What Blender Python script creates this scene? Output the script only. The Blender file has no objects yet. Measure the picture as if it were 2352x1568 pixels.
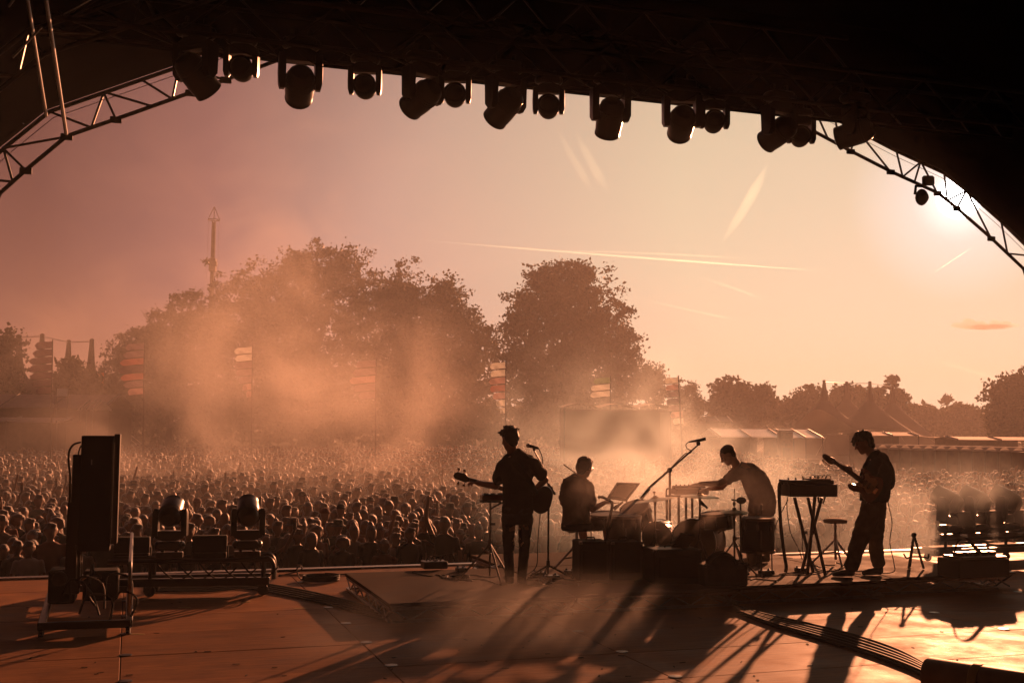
import bpy, bmesh, math, random
import numpy as np
from mathutils import Vector, Matrix, noise

random.seed(7); rng = np.random.default_rng(11)
scn = bpy.context.scene
col = scn.collection
PI = math.pi
R = math.radians

# ------------------------------------------------------------------ camera
IW, IH = 2352.0, 1568.0                 # measuring frame of the photograph
LENS = 40.0
FP = LENS / 36.0 * IW
PITCH, ROLL, YAW = math.atan((978 - 784) / FP), R(0.5), R(18.5)   # YAW: the stage is turned against the camera
CAM = Vector((0, 0, 1.97))
CR = Matrix.Rotation(PI / 2 + PITCH, 3, 'X') @ Matrix.Rotation(ROLL, 3, 'Z')
cam_data = bpy.data.cameras.new('camera')
cam_data.lens = LENS; cam_data.sensor_width = 36.0
cam_data.clip_start = 0.05; cam_data.clip_end = 20000
cam = bpy.data.objects.new('camera', cam_data); col.objects.link(cam)
cam.matrix_world = Matrix.Translation(CAM) @ CR.to_4x4()
scn.camera = cam

def ray(x, y): return CR @ Vector(((x - IW / 2) / FP, (IH / 2 - y) / FP, -1.0))
def at(x, y, d): return CAM + ray(x, y) * d
def onz(x, y, z):
    r = ray(x, y); return CAM + r * ((z - CAM.z) / r.z)
UX = Vector((math.cos(YAW), math.sin(YAW), 0)); VX = Vector((-math.sin(YAW), math.cos(YAW), 0))
def S(u, v, z=0.0): return UX * u + VX * v + Vector((0, 0, z))
def uv(p): return p.dot(UX), p.dot(VX)
def onv(x, y, v):
    r = ray(x, y); return CAM + r * ((v - CAM.dot(VX)) / r.dot(VX))
def Z(ox, oy, s): return lambda x, y: ((ox + x / s) / 1.0884, (oy + y / s) / 1.0884)

# ------------------------------------------------------------------ sky, sun, exposure
SUN_DIR = ray(2203, 452).normalized()
SUN_EL = math.asin(SUN_DIR.z); SUN_AZ = math.atan2(SUN_DIR.x, SUN_DIR.y)
world = bpy.data.worlds.new('World'); scn.world = world; world.use_nodes = True
nt = world.node_tree; nt.nodes.clear()
N = lambda t, tree=None: (tree or nt).nodes.new(t)
L = lambda a, b, tree=None: (tree or nt).links.new(a, b)
out = N('ShaderNodeOutputWorld'); bg = N('ShaderNodeBackground'); bg.inputs['Strength'].default_value = 0.10
sky = N('ShaderNodeTexSky'); sky.sky_type = 'NISHITA'; sky.sun_disc = False
sky.sun_elevation = SUN_EL; sky.sun_rotation = SUN_AZ
sky.air_density = 1.2; sky.dust_density = 3.0; sky.ozone_density = 1.0
bw = N('ShaderNodeRGBToBW'); L(sky.outputs['Color'], bw.inputs['Color'])
lum = N('ShaderNodeMapRange'); lum.inputs['From Min'].default_value = 0.0; lum.inputs['From Max'].default_value = 9.0
lum.inputs['To Min'].default_value = 0.55; lum.inputs['To Max'].default_value = 1.3
L(bw.outputs['Val'], lum.inputs['Value'])
tc = N('ShaderNodeTexCoord')
dot = N('ShaderNodeVectorMath'); dot.operation = 'DOT_PRODUCT'
nrm = N('ShaderNodeVectorMath'); nrm.operation = 'NORMALIZE'; L(tc.outputs['Generated'], nrm.inputs[0])
L(nrm.outputs['Vector'], dot.inputs[0]); dot.inputs[1].default_value = SUN_DIR
ac = N('ShaderNodeMath'); ac.operation = 'ARCCOSINE'; L(dot.outputs['Value'], ac.inputs[0])
dv = N('ShaderNodeMath'); dv.operation = 'DIVIDE'; dv.inputs[1].default_value = R(90); L(ac.outputs[0], dv.inputs[0])
ramp = N('ShaderNodeValToRGB'); L(dv.outputs[0], ramp.inputs['Fac'])
SKY = [(0, (9, 8.5, 8)), (.7, (9, 8.5, 8)), (.9, (.62, .57, .53)), (2.0, (.41, .375, .335)), (5, (.33, .285, .205)), (13, (.312, .272, .190)), (20, (.266, .210, .157)),
       (28, (.208, .142, .120)), (36, (.112, .056, .060)), (44, (.040, .016, .023)), (90, (.022, .010, .017))]
el = ramp.color_ramp.elements
while len(el) < len(SKY): el.new(0.5)
for e, (a, c) in zip(el, SKY):
    e.position = a / 90.0; e.color = (c[0], c[1], c[2], 1)
mul = N('ShaderNodeVectorMath'); mul.operation = 'SCALE'; L(ramp.outputs['Color'], mul.inputs[0]); L(lum.outputs[0], mul.inputs['Scale'])
sepz = N('ShaderNodeSeparateXYZ'); L(nrm.outputs['Vector'], sepz.inputs[0])
hzn = N('ShaderNodeMapRange'); hzn.inputs['From Min'].default_value = 0.0; hzn.inputs['From Max'].default_value = math.sin(R(24)); hzn.inputs['To Min'].default_value = 1.28; hzn.inputs['To Max'].default_value = .78
L(sepz.outputs['Z'], hzn.inputs['Value'])
mul3 = N('ShaderNodeVectorMath'); mul3.operation = 'SCALE'; L(mul.outputs[0], mul3.inputs[0]); L(hzn.outputs[0], mul3.inputs['Scale'])
mul2 = N('ShaderNodeVectorMath'); mul2.operation = 'SCALE'; L(mul3.outputs[0], mul2.inputs[0]); mul2.inputs['Scale'].default_value = 9.0
L(mul2.outputs[0], bg.inputs['Color']); L(bg.outputs[0], out.inputs['Surface'])

sun_l = bpy.data.lights.new('sun', 'SUN'); sun_l.energy = 5.0; sun_l.angle = R(0.6); sun_l.color = (1.0, 0.355, 0.155)
sun = bpy.data.objects.new('sun', sun_l); col.objects.link(sun)
sun.rotation_euler = SUN_DIR.to_track_quat('Z', 'Y').to_euler(); sun.location = (30, 60, 40)

vs = scn.view_settings
vs.view_transform = 'Standard'; vs.look = 'None'; vs.gamma = 1.0; vs.exposure = 0.88; vs.use_curve_mapping = False
cy = scn.cycles
cy.use_denoising = True
try: cy.denoiser = 'OPENIMAGEDENOISE'
except Exception: pass
cy.max_bounces = 4; cy.diffuse_bounces = 2; cy.glossy_bounces = 2; cy.transmission_bounces = 2; cy.transparent_max_bounces = 24
cy.volume_bounces = 0; cy.volume_max_steps = 48; cy.volume_step_rate = 1.6; cy.sample_clamp_indirect = 6.0
cy.use_adaptive_sampling = True; cy.adaptive_threshold = 0.02

# ------------------------------------------------------------------ materials
MAT = {}
def mat(name, c, rough=.6, metal=0.0, var=.0, scale=8.0, bump=0.0, bscale=60.0, spec=.5, trans=0.0, c2=None):
    m = bpy.data.materials.new(name); m.use_nodes = True; t = m.node_tree
    b = t.nodes['Principled BSDF']; b.inputs['Base Color'].default_value = (*c, 1)
    b.inputs['Roughness'].default_value = rough; b.inputs['Metallic'].default_value = metal
    b.inputs['Specular IOR Level'].default_value = spec
    tcn = t.nodes.new('ShaderNodeTexCoord')
    if var or c2:
        n = t.nodes.new('ShaderNodeTexNoise'); n.inputs['Scale'].default_value = scale; n.inputs['Detail'].default_value = 5
        t.links.new(tcn.outputs['Object'], n.inputs['Vector'])
        rp = t.nodes.new('ShaderNodeValToRGB'); rp.color_ramp.elements[0].position = .3; rp.color_ramp.elements[1].position = .7
        a = c2 or tuple(x * (1 - var) for x in c)
        rp.color_ramp.elements[0].color = (*a, 1); rp.color_ramp.elements[1].color = (*(tuple(min(1, x * (1 + var)) for x in c)), 1)
        t.links.new(n.outputs['Fac'], rp.inputs['Fac']); t.links.new(rp.outputs['Color'], b.inputs['Base Color'])
    if bump:
        n2 = t.nodes.new('ShaderNodeTexNoise'); n2.inputs['Scale'].default_value = bscale; n2.inputs['Detail'].default_value = 4
        t.links.new(tcn.outputs['Object'], n2.inputs['Vector'])
        bp = t.nodes.new('ShaderNodeBump'); bp.inputs['Strength'].default_value = bump; bp.inputs['Distance'].default_value = .02
        t.links.new(n2.outputs['Fac'], bp.inputs['Height']); t.links.new(bp.outputs[0], b.inputs['Normal'])
    if trans:
        tl = t.nodes.new('ShaderNodeBsdfTranslucent'); tl.inputs['Color'].default_value = (*c, 1)
        mx = t.nodes.new('ShaderNodeMixShader'); mx.inputs[0].default_value = trans
        o = t.nodes['Material Output']
        t.links.new(b.outputs[0], mx.inputs[1]); t.links.new(tl.outputs[0], mx.inputs[2]); t.links.new(mx.outputs[0], o.inputs['Surface'])
    MAT[name] = m; return m

mat('black_metal', (.007, .007, .0075), .38, 0, var=.3, spec=.5)
mat('black_plastic', (.007, .007, .0075), .32, 0, var=.25)
mat('matt_black', (.007, .007, .007), .8, 0, var=.3, spec=.2)
mat('black_drape', (.006, .0055, .0055), .95, 0, var=.3, scale=2, spec=.0)
mat('steel', (.32, .31, .30), .32, 1.0, var=.2, scale=20)
mat('aluminium', (.30, .29, .28), .42, 1.0, var=.2, scale=20)
mat('dark_alu', (.10, .095, .09), .4, 1.0, var=.25, scale=15)
mat('chrome', (.6, .6, .6), .15, 1.0)
mat('brass', (.30, .19, .07), .38, 1.0, var=.2, scale=14)
mat('lens', (.02, .02, .025), .08, 0, spec=.8)
mat('rubber', (.012, .012, .012), .7, 0, spec=.3)
mat('skin', (.36, .20, .14), .5, 0, var=.08, scale=20)
mat('skin_tan', (.22, .125, .085), .5, 0, var=.08, scale=20)
mat('hair_brown', (.035, .02, .012), .5, 0, var=.4, scale=60, bump=.8, bscale=160)
mat('hair_crowd', (.055, .033, .020), .38, 0, var=.5, scale=60, bump=.8, bscale=120)
MAT['hair_crowd'].node_tree.nodes['Principled BSDF'].inputs['Sheen Weight'].default_value = 1.0
mat('hair_dark', (.014, .010, .008), .5, 0, var=.4, scale=60, bump=.8, bscale=160)
mat('tee_black', (.018, .017, .018), .9, 0, var=.2, scale=10, bump=.15, bscale=30, spec=.2)
mat('tee_grey', (.16, .14, .13), .9, 0, var=.1, scale=10, bump=.15, bscale=30, spec=.2)
mat('tee_pale', (.30, .26, .23), .9, 0, var=.1, scale=10, bump=.15, bscale=30, spec=.2)
mat('denim', (.03, .032, .045), .9, 0, var=.25, scale=14, bump=.2, bscale=40, spec=.2)
mat('khaki', (.12, .09, .06), .9, 0, var=.2, scale=14, bump=.2, bscale=40, spec=.2)
mat('shoe', (.03, .026, .024), .6, 0, var=.2)
mat('shoe_pale', (.35, .32, .29), .6, 0, var=.2)
mat('wood_dark', (.05, .028, .016), .4, 0, var=.4, scale=10)
mat('guitar_red', (.10, .02, .012), .25, 0, var=.2)
mat('guitar_white', (.5, .46, .38), .25, 0, var=.05)
mat('drum_wrap', (.035, .02, .014), .3, 0, var=.3, scale=12)
mat('drum_skin', (.55, .50, .44), .5, 0, var=.08, trans=.35)
mat('white_fabric', (.62, .58, .54), .9, 0, var=.06, scale=1.0, spec=.2, trans=.45)
mat('tent_fabric', (.24, .18, .155), .9, 0, var=.15, scale=.4, spec=.2, trans=.12)
mat('tent_cap', (.03, .02, .02), .9, 0, var=.1)
mat('flag_white', (.78, .80, .78), .9, 0, var=.06, spec=.1, trans=.6)
mat('flag_pink', (.58, .46, .46), .9, 0, var=.06, spec=.1, trans=.6)
mat('flag_red', (.52, .30, .27), .9, 0, var=.06, spec=.1, trans=.6)
mat('flag_plum', (.20, .13, .17), .9, 0, var=.06, spec=.1, trans=.6)
mat('flag_mauve', (.40, .34, .37), .9, 0, var=.06, spec=.1, trans=.6)
mat('flag_green', (.36, .45, .30), .9, 0, var=.06, spec=.1, trans=.6)
mat('bark', (.05, .035, .025), .9, 0, var=.4, scale=6, bump=.6, bscale=20)
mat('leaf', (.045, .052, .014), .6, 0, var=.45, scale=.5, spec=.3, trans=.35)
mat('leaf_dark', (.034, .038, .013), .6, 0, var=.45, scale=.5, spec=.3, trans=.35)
mat('grass', (.07, .07, .03), .95, 0, c2=(.10, .075, .045), scale=.25, spec=.1)
mat('cabin', (.10, .075, .06), .8, 0, var=.3, scale=3)
mat('stall_roof', (.36, .30, .27), .8, 0, var=.15, scale=2, trans=.1)
mat('barrier_metal', (.30, .28, .27), .45, .8, var=.2, scale=8)
mat('tape', (.6, .5, .2), .7, 0)
mat('box_wood', (.16, .09, .05), .6, 0, var=.3, scale=6)
mat('orange_cloth', (.75, .22, .04), .8, 0, trans=.4)

# plywood deck: brown film-faced ply, worn gloss
def deck_mat(name, base, rough, spec=.055):
    m = bpy.data.materials.new(name); m.use_nodes = True; t = m.node_tree; b = t.nodes['Principled BSDF']
    b.inputs['Specular IOR Level'].default_value = spec
    g = t.nodes.new('ShaderNodeNewGeometry'); mp = t.nodes.new('ShaderNodeMapping'); mp.inputs['Rotation'].default_value = (0, 0, -YAW)
    t.links.new(g.outputs['Position'], mp.inputs['Vector'])
    st = t.nodes.new('ShaderNodeMapping'); st.inputs['Scale'].default_value = (1.2, 14, 1); t.links.new(mp.outputs[0], st.inputs['Vector'])
    n1 = t.nodes.new('ShaderNodeTexNoise'); n1.inputs['Scale'].default_value = 1.6; n1.inputs['Detail'].default_value = 8; n1.inputs['Roughness'].default_value = .7
    t.links.new(st.outputs[0], n1.inputs['Vector'])
    n2 = t.nodes.new('ShaderNodeTexNoise'); n2.inputs['Scale'].default_value = 2.2; n2.inputs['Detail'].default_value = 8; n2.inputs['Roughness'].default_value = .65
    t.links.new(mp.outputs[0], n2.inputs['Vector'])
    n3 = t.nodes.new('ShaderNodeTexNoise'); n3.inputs['Scale'].default_value = 70; n3.inputs['Detail'].default_value = 3
    t.links.new(mp.outputs[0], n3.inputs['Vector'])
    rp = t.nodes.new('ShaderNodeValToRGB'); e = rp.color_ramp.elements
    e[0].position = .32; e[0].color = (*(x * .42 for x in base), 1); e[1].position = .68; e[1].color = (*(x * 1.3 for x in base), 1)
    ad = t.nodes.new('ShaderNodeMath'); ad.operation = 'ADD'
    h = t.nodes.new('ShaderNodeMath'); h.operation = 'MULTIPLY'; h.inputs[1].default_value = .5
    t.links.new(n1.outputs['Fac'], ad.inputs[0]); t.links.new(n2.outputs['Fac'], ad.inputs[1]); t.links.new(ad.outputs[0], h.inputs[0])
    t.links.new(h.outputs[0], rp.inputs['Fac'])
    oi = t.nodes.new('ShaderNodeObjectInfo'); vr = t.nodes.new('ShaderNodeMapRange'); vr.inputs['To Min'].default_value = .8; vr.inputs['To Max'].default_value = 1.15
    t.links.new(oi.outputs['Random'], vr.inputs['Value'])
    sc = t.nodes.new('ShaderNodeVectorMath'); sc.operation = 'SCALE'; t.links.new(rp.outputs['Color'], sc.inputs[0]); t.links.new(vr.outputs[0], sc.inputs['Scale'])
    t.links.new(sc.outputs[0], b.inputs['Base Color'])
    rr = t.nodes.new('ShaderNodeMapRange'); rr.inputs['From Min'].default_value = .3; rr.inputs['From Max'].default_value = .7
    rr.inputs['To Min'].default_value = rough - .1; rr.inputs['To Max'].default_value = rough + .16
    t.links.new(n2.outputs['Fac'], rr.inputs['Value']); t.links.new(rr.outputs[0], b.inputs['Roughness'])
    bp = t.nodes.new('ShaderNodeBump'); bp.inputs['Strength'].default_value = .35; bp.inputs['Distance'].default_value = .004
    a2 = t.nodes.new('ShaderNodeMath'); a2.operation = 'ADD'; t.links.new(n3.outputs['Fac'], a2.inputs[0]); t.links.new(n1.outputs['Fac'], a2.inputs[1])
    t.links.new(a2.outputs[0], bp.inputs['Height']); t.links.new(bp.outputs[0], b.inputs['Normal'])
    MAT[name] = m
deck_mat('ply_deck', (.33, .16, .082), .58)
deck_mat('riser_ply', (.06, .030, .018), .8, .04)

# ------------------------------------------------------------------ mesh helpers
WMAT = {}
def wm(o):
    m = Matrix.Identity(4)
    while o is not None:
        m = WMAT.get(o.name, Matrix.Identity(4)) @ m; o = o.parent
    return m

def frame(d, up=None):
    d = Vector(d).normalized(); up = Vector(up) if up is not None else (Vector((0, 0, 1)) if abs(d.z) < .95 else Vector((1, 0, 0)))
    x = up.cross(d).normalized(); y = d.cross(x).normalized()
    return x, y, d

class MB:
    def __init__(s): s.v = []; s.f = []
    def add(s, vs, fs):
        o = len(s.v); s.v += [Vector(p) for p in vs]; s.f += [tuple(i + o for i in f) for f in fs]; return s
    def rings(s, rings, cap=True, closed=True):
        n = len(rings[0]); vs = [p for r in rings for p in r]; fs = []
        for i in range(len(rings) - 1):
            for j in range(n if closed else n - 1):
                k = (j + 1) % n; fs.append((i * n + j, i * n + k, (i + 1) * n + k, (i + 1) * n + j))
        if cap: fs.append(tuple(range(n - 1, -1, -1))); fs.append(tuple((len(rings) - 1) * n + j for j in range(n)))
        return s.add(vs, fs)
    def tube(s, pts, rad, n=8, flat=1.0, up=None):
        pts = [Vector(p) for p in pts]; rd = rad if isinstance(rad, (list, tuple)) else [rad] * len(pts); rs = []
        px = None
        for i, p in enumerate(pts):
            d = (pts[min(i + 1, len(pts) - 1)] - pts[max(i - 1, 0)])
            if d.length < 1e-9: d = Vector((0, 0, 1))
            d.normalize()
            if px is None: x, y, _ = frame(d, up)
            else:
                x = (px - d * px.dot(d)); x = x.normalized() if x.length > 1e-6 else frame(d, up)[0]; y = d.cross(x)
            px = x
            rs.append([p + (x * math.cos(2 * PI * k / n) + y * math.sin(2 * PI * k / n) * flat) * rd[i] for k in range(n)])
        return s.rings(rs)
    def cap(s, p0, r0, p1, r1, n=12):          # capsule with round ends
        p0, p1 = Vector(p0), Vector(p1); d = (p1 - p0); l = d.length; d = d.normalized() if l > 1e-6 else Vector((0, 0, 1))
        pts = []; rd = []
        for a in (-80, -50, -20): pts.append(p0 + d * r0 * math.sin(R(a))); rd.append(r0 * math.cos(R(a)))
        for a in (20, 50, 80): pts.append(p1 + d * r1 * math.sin(R(a))); rd.append(r1 * math.cos(R(a)))
        return s.tube(pts, rd, n)
    def chain(s, pr, n=12):
        for (a, ra), (b, rb) in zip(pr[:-1], pr[1:]): s.cap(a, ra, b, rb, n)
        return s
    def loft(s, secs, side, n=18):            # secs: (center, half width, half depth); side: width direction
        side = Vector(side).normalized(); rs = []
        for i, (c, a, b) in enumerate(secs):
            d = Vector(secs[min(i + 1, len(secs) - 1)][0]) - Vector(secs[max(i - 1, 0)][0]); d.normalize()
            x = (side - d * side.dot(d)).normalized(); y = d.cross(x)
            rs.append([Vector(c) + x * math.cos(2 * PI * k / n) * a + y * math.sin(2 * PI * k / n) * b for k in range(n)])
        return s.rings(rs)
    def ell(s, c, r, M=None, nu=14, nv=9):
        c = Vector(c); rs = []
        for i in range(nv):
            t = PI * (i + .35) / (nv - .3); rs.append([Vector((r[0] * math.sin(t) * math.cos(2 * PI * k / nu), r[1] * math.sin(t) * math.sin(2 * PI * k / nu), -r[2] * math.cos(t))) for k in range(nu)])
        rs = [[c + (M @ p if M else p) for p in q] for q in rs]
        return s.rings(rs)
    def hull(s, pts):
        bm = bmesh.new()
        for p in pts: bm.verts.new(p)
        bmesh.ops.convex_hull(bm, input=bm.verts); bm.verts.index_update()
        bmesh.ops.dissolve_limit(bm, angle_limit=.01, verts=bm.verts, edges=bm.edges); bm.verts.index_update()
        vs = [v.co.copy() for v in bm.verts]; fs = [tuple(v.index for v in f.verts) for f in bm.faces]; bm.free()
        return s.add(vs, fs)
    def box(s, c, sz, X=None, Y=None, Zv=None, ch=.0):
        c = Vector(c); X = Vector(X) if X is not None else Vector((1, 0, 0)); Zv = Vector(Zv) if Zv is not None else Vector((0, 0, 1))
        Y = Vector(Y) if Y is not None else Zv.cross(X); h = [q / 2 for q in sz]
        if ch > 0:
            pts = []
            for a in (-1, 1):
                for b in (-1, 1):
                    for e in (-1, 1):
                        for k in range(3):
                            w = [a * h[0], b * h[1], e * h[2]]
                            for m in range(3):
                                if m != k: w[m] -= math.copysign(ch, w[m])
                            pts.append(c + X * w[0] + Y * w[1] + Zv * w[2])
            return s.hull(pts)
        vs = [c + X * (a * h[0]) + Y * (b * h[1]) + Zv * (e * h[2]) for e in (-1, 1) for b in (-1, 1) for a in (-1, 1)]
        return s.add(vs, [(0, 2, 3, 1), (4, 5, 7, 6), (0, 1, 5, 4), (2, 6, 7, 3), (0, 4, 6, 2), (1, 3, 7, 5)])
    def prism(s, pts2, o, X, Y, th):
        o, X, Y = Vector(o), Vector(X).normalized(), Vector(Y).normalized(); Nn = X.cross(Y)
        a = [o + X * x + Y * y - Nn * th / 2 for x, y in pts2]; b = [p + Nn * th for p in a]; n = len(a)
        return s.add(a + b, [tuple(range(n - 1, -1, -1)), tuple(range(n, 2 * n))] + [(i, (i + 1) % n, n + (i + 1) % n, n + i) for i in range(n)])
    def lathe(s, prof, o, axis=(0, 0, 1), n=20, up=None):
        x, y, d = frame(axis, up); o = Vector(o)
        return s.rings([[o + d * z + (x * math.cos(2 * PI * k / n) + y * math.sin(2 * PI * k / n)) * max(r, 1e-4) for k in range(n)] for r, z in prof])
    def mesh(s, name, smooth=True):
        m = bpy.data.meshes.new(name); m.from_pydata([tuple(p) for p in s.v], [], s.f); m.update()
        if smooth:
            try:
                m.shade_smooth()
                m.set_sharp_from_angle(angle=R(38))
            except Exception: pass
        return m

def link(name, me, material, parent=None, M=None):
    o = bpy.data.objects.new(name, me); col.objects.link(o)
    if material is not None: me.materials.clear(); me.materials.append(MAT[material] if isinstance(material, str) else material)
    if parent is not None: o.parent = parent
    if M is not None: o.matrix_basis = M; WMAT[o.name] = M
    return o
def part(name, mb, material, parent, smooth=True, local=False):
    if parent is not None and not local:
        inv = wm(parent).inverted(); mb.v = [inv @ p for p in mb.v]
    return link(name, mb.mesh(name, smooth), material, parent)
def tag(o, label=None, cat=None, group=None, kind=None):
    if label: o['label'] = label
    if cat: o['category'] = cat
    if group: o['group'] = group
    if kind: o['kind'] = kind
    return o
def thing(name, label, cat, loc=(0, 0, 0), group=None, M=None):
    o = bpy.data.objects.new(name, None); col.objects.link(o); o.empty_display_size = .1
    M = M if M is not None else Matrix.Translation(Vector(loc)); o.matrix_basis = M; WMAT[o.name] = M
    return tag(o, label, cat, group)
def solo(name, mb, material, label, cat, loc=None, group=None, smooth=True, kind=None):
    """one mesh thing with its origin at loc"""
    loc = Vector(loc) if loc is not None else (sum(mb.v, Vector()) / len(mb.v))
    if loc is not None: mb.v = [p - loc for p in mb.v]
    o = link(name, mb.mesh(name, smooth), material, None, Matrix.Translation(loc))
    return tag(o, label, cat, group, kind)

def sculpt(mb, name, voxel=.01, smooth=4, disp=0.0, dsize=.1, fac=.5):
    """weld overlapping volumes into one continuous surface"""
    me = mb.mesh(name, False); o = bpy.data.objects.new('tmp', me); col.objects.link(o)
    m = o.modifiers.new('r', 'REMESH'); m.mode = 'VOXEL'; m.voxel_size = voxel
    if smooth: q = o.modifiers.new('s', 'SMOOTH'); q.iterations = smooth; q.factor = fac
    if disp:
        tx = bpy.data.textures.new('folds', 'CLOUDS'); tx.noise_scale = dsize; tx.noise_depth = 2
        d = o.modifiers.new('d', 'DISPLACE'); d.texture = tx; d.strength = disp; d.mid_level = .5; d.texture_coords = 'LOCAL'
    dg = bpy.context.evaluated_depsgraph_get(); dg.update()
    r = bpy.data.meshes.new_from_object(o.evaluated_get(dg)); r.name = name
    bpy.data.objects.remove(o); bpy.data.meshes.remove(me)
    r.shade_smooth(); return r
def spart(name, mb, material, parent, **k):
    inv = wm(parent).inverted(); mb.v = [inv @ p for p in mb.v]
    return link(name, sculpt(mb, name, **k), material, parent)

def smooth_path(pts, k=6):
    pts = [Vector(p) for p in pts]; out = []
    for i in range(len(pts) - 1):
        a = pts[max(i - 1, 0)]; b = pts[i]; c = pts[i + 1]; d = pts[min(i + 2, len(pts) - 1)]
        for j in range(k):
            t = j / k
            out.append(.5 * ((2 * b) + (c - a) * t + (2 * a - 5 * b + 4 * c - d) * t * t + (3 * b - a - 3 * c + d) * t ** 3))
    out.append(pts[-1]); return out
def cable(label, pts, r=.008, k=6, name='cable', group=None, material='rubber'):
    return solo(name, MB().tube(smooth_path(pts, k), r, 6), material, label, 'cable', loc=pts[0], group=group)

exec_after = []
# ================================================================== SETTING
GZ = -1.5                                                    # field level; the stage floor is z = 0
g = MB(); nx = 40
xs = [-480 + 960 * i / nx for i in range(nx + 1)]; ys = [-60 + 780 * i / nx for i in range(nx + 1)]
def gh(x, y): return GZ + max(0, math.hypot(x, y) - 110) * .004
g.add([(x, y, gh(x, y)) for y in ys for x in xs], [(j * (nx + 1) + i, j * (nx + 1) + i + 1, (j + 1) * (nx + 1) + i + 1, (j + 1) * (nx + 1) + i) for j in range(nx) for i in range(nx)])
tag(part('ground', g, 'grass', None), kind='structure')

# stage floor: panels 2.07 x 1.035 m on a dark slab
V_EDGE = 15.75
slab = MB().box(S(6.6, 5.6, -.80), (21.6, 20.2, 1.50), X=UX, Y=VX)
floor = part('stage_floor', slab, 'matt_black', None); tag(floor, kind='structure')
pm = MB().box((0, 0, 0), (2.063, 1.028, .05), ch=.004).mesh('panel', False); pm.materials.append(MAT['ply_deck'])
rotU = Matrix.Rotation(YAW, 4, 'Z')
v0 = 9.29 - 1.035 * 3
for i in range(-3, 7):
    for j in range(0, 9):
        p = bpy.data.objects.new('panel', pm); col.objects.link(p); p.parent = floor
        p.matrix_basis = Matrix.Translation(S(2.06 + 2.07 * (i + .5), v0 + 1.035 * (j + .5), -.0255 + random.uniform(-.0015, .0015))) @ rotU
hm = MB().lathe([(.055, 0), (.055, .004), (.045, .006), (.001, .006)], (0, 0, 0)).mesh('lifting_plate'); hm.materials.append(MAT['dark_alu'])
for i in range(-2, 6):
    for j in range(1, 9):
        p = bpy.data.objects.new('lifting_plate', hm); col.objects.link(p); p.parent = floor
        p.matrix_basis = Matrix.Translation(S(2.06 + 2.07 * i + .04, v0 + 1.035 * j + .05, .0012))
part('edge_trim', MB().box(S(6.6, V_EDGE - .02, .006), (21.4, .16, .03), X=UX, Y=VX, ch=.004), 'aluminium', floor)
part('panel', MB().box(S(6.6, V_EDGE - .26, -.0265), (21.4, .28, .05), X=UX, Y=VX, ch=.003), 'ply_deck', floor)

# roof vault: profile of the front arch measured on the plane v = 16.8, extruded over the stage
VA = 16.8
def uz(x, y, v=VA):
    p = onv(x, y, v); return p.dot(UX), p.z
low_l = [uz(*q) for q in [(0, 444), (59, 391), (153, 313), (266, 274), (438, 213), (519, 183), (645, 136)]]
low_r = [uz(*q) for q in [(1853, 293), (1954, 347), (2046, 394), (2154, 443), (2198, 478), (2277, 547), (2351, 617)]]
UC = 0.5 * (low_l[0][0] + low_r[-1][0])
def leg(a, b, zs):                                            # continue the arch down to the field
    du = a[0] - b[0]; r = []
    for k, z in enumerate(zs): r.append((a[0] + math.copysign(1, du) * (.62 * (1 - (1 - (a[1] - z) / 7.0) ** 2) * 2.2 + .05 * k), z))
    return r
left_leg = leg(low_l[0], low_l[1], [4.2, 3.3, 2.3, 1.2, 0, -1.6])
right_leg = leg(low_r[-1], low_r[-2], [4.2, 3.3, 2.3, 1.2, 0, -1.6])
top = []
for t in (.2, .4, .5, .6, .8):
    a, b = low_l[-1], low_r[0]; top.append((a[0] + (b[0] - a[0]) * t, a[1] + (b[1] - a[1]) * t + .85 * (1 - (2 * t - 1) ** 2)))
LOW = left_leg[::-1] + low_l + top + low_r + right_leg        # lower chord, left foot to right foot
def offs(P, d):
    r = []
    for i, (u, z) in enumerate(P):
        a = P[max(i - 1, 0)]; b = P[min(i + 1, len(P) - 1)]; du, dz = b[0] - a[0], b[1] - a[1]; l = math.hypot(du, dz)
        r.append((u - dz / l * d, z + du / l * d))
    return r
UP = offs(LOW, .40)
SKIN = offs(LOW, .47)
roof = MB()
vsn = [VA + .12, 15.2, 13.0, 10.5, 8, 5.5, 3, 0, -4.5]
roof.rings([[S(u, v, z) for u, z in SKIN] for v in vsn], cap=False, closed=False)
roof.rings([[S(u, v, z) for u, z in offs(LOW, .53)] for v in vsn], cap=False, closed=False)
ro = part('stage_roof', roof, 'black_drape', None); tag(ro, 'black barrel vaulted fabric stage roof arching over the band', 'stage roof')
bw_ = MB(); bw_.prism([(u, z) for u, z in SKIN], S(0, -4.6), UX, (0, 0, 1), .08)
tag(part('light_block_drape', bw_, 'black_drape', None, False), 'black drape hung behind the stage beyond the camera', 'drape')  # out of view, added to close the stage and keep ambient light out

def lattice(parent, lo, hi, v, r1=.030, r2=.018, nbay=2, mt='dark_alu'):
    part('chord', MB().tube([S(u, v, z) for u, z in lo], r1, 8), mt, parent)
    part('chord', MB().tube([S(u, v, z) for u, z in hi], r1, 8), mt, parent)
    k = 0
    for i in range(len(lo) - 1):
        n = max(1, round(math.hypot(lo[i + 1][0] - lo[i][0], lo[i + 1][1] - lo[i][1]) / .62))
        for j in range(n):
            a = lambda t: Vector(lo[i]).lerp(Vector(lo[i + 1]), t); b = lambda t: Vector(hi[i]).lerp(Vector(hi[i + 1]), t)
            t0, t1, tm = j / n, (j + 1) / n, (j + .5) / n
            for p, q in ((b(t0), a(tm)), (a(tm), b(t1))) if k % 2 else ((a(t0), b(t0)), (b(t0 + .02), a(t1 - .02))):
                part('brace', MB().tube([S(p[0], v, p[1]), S(q[0], v, q[1])], r2, 6), mt, parent)
            k += 1
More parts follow.
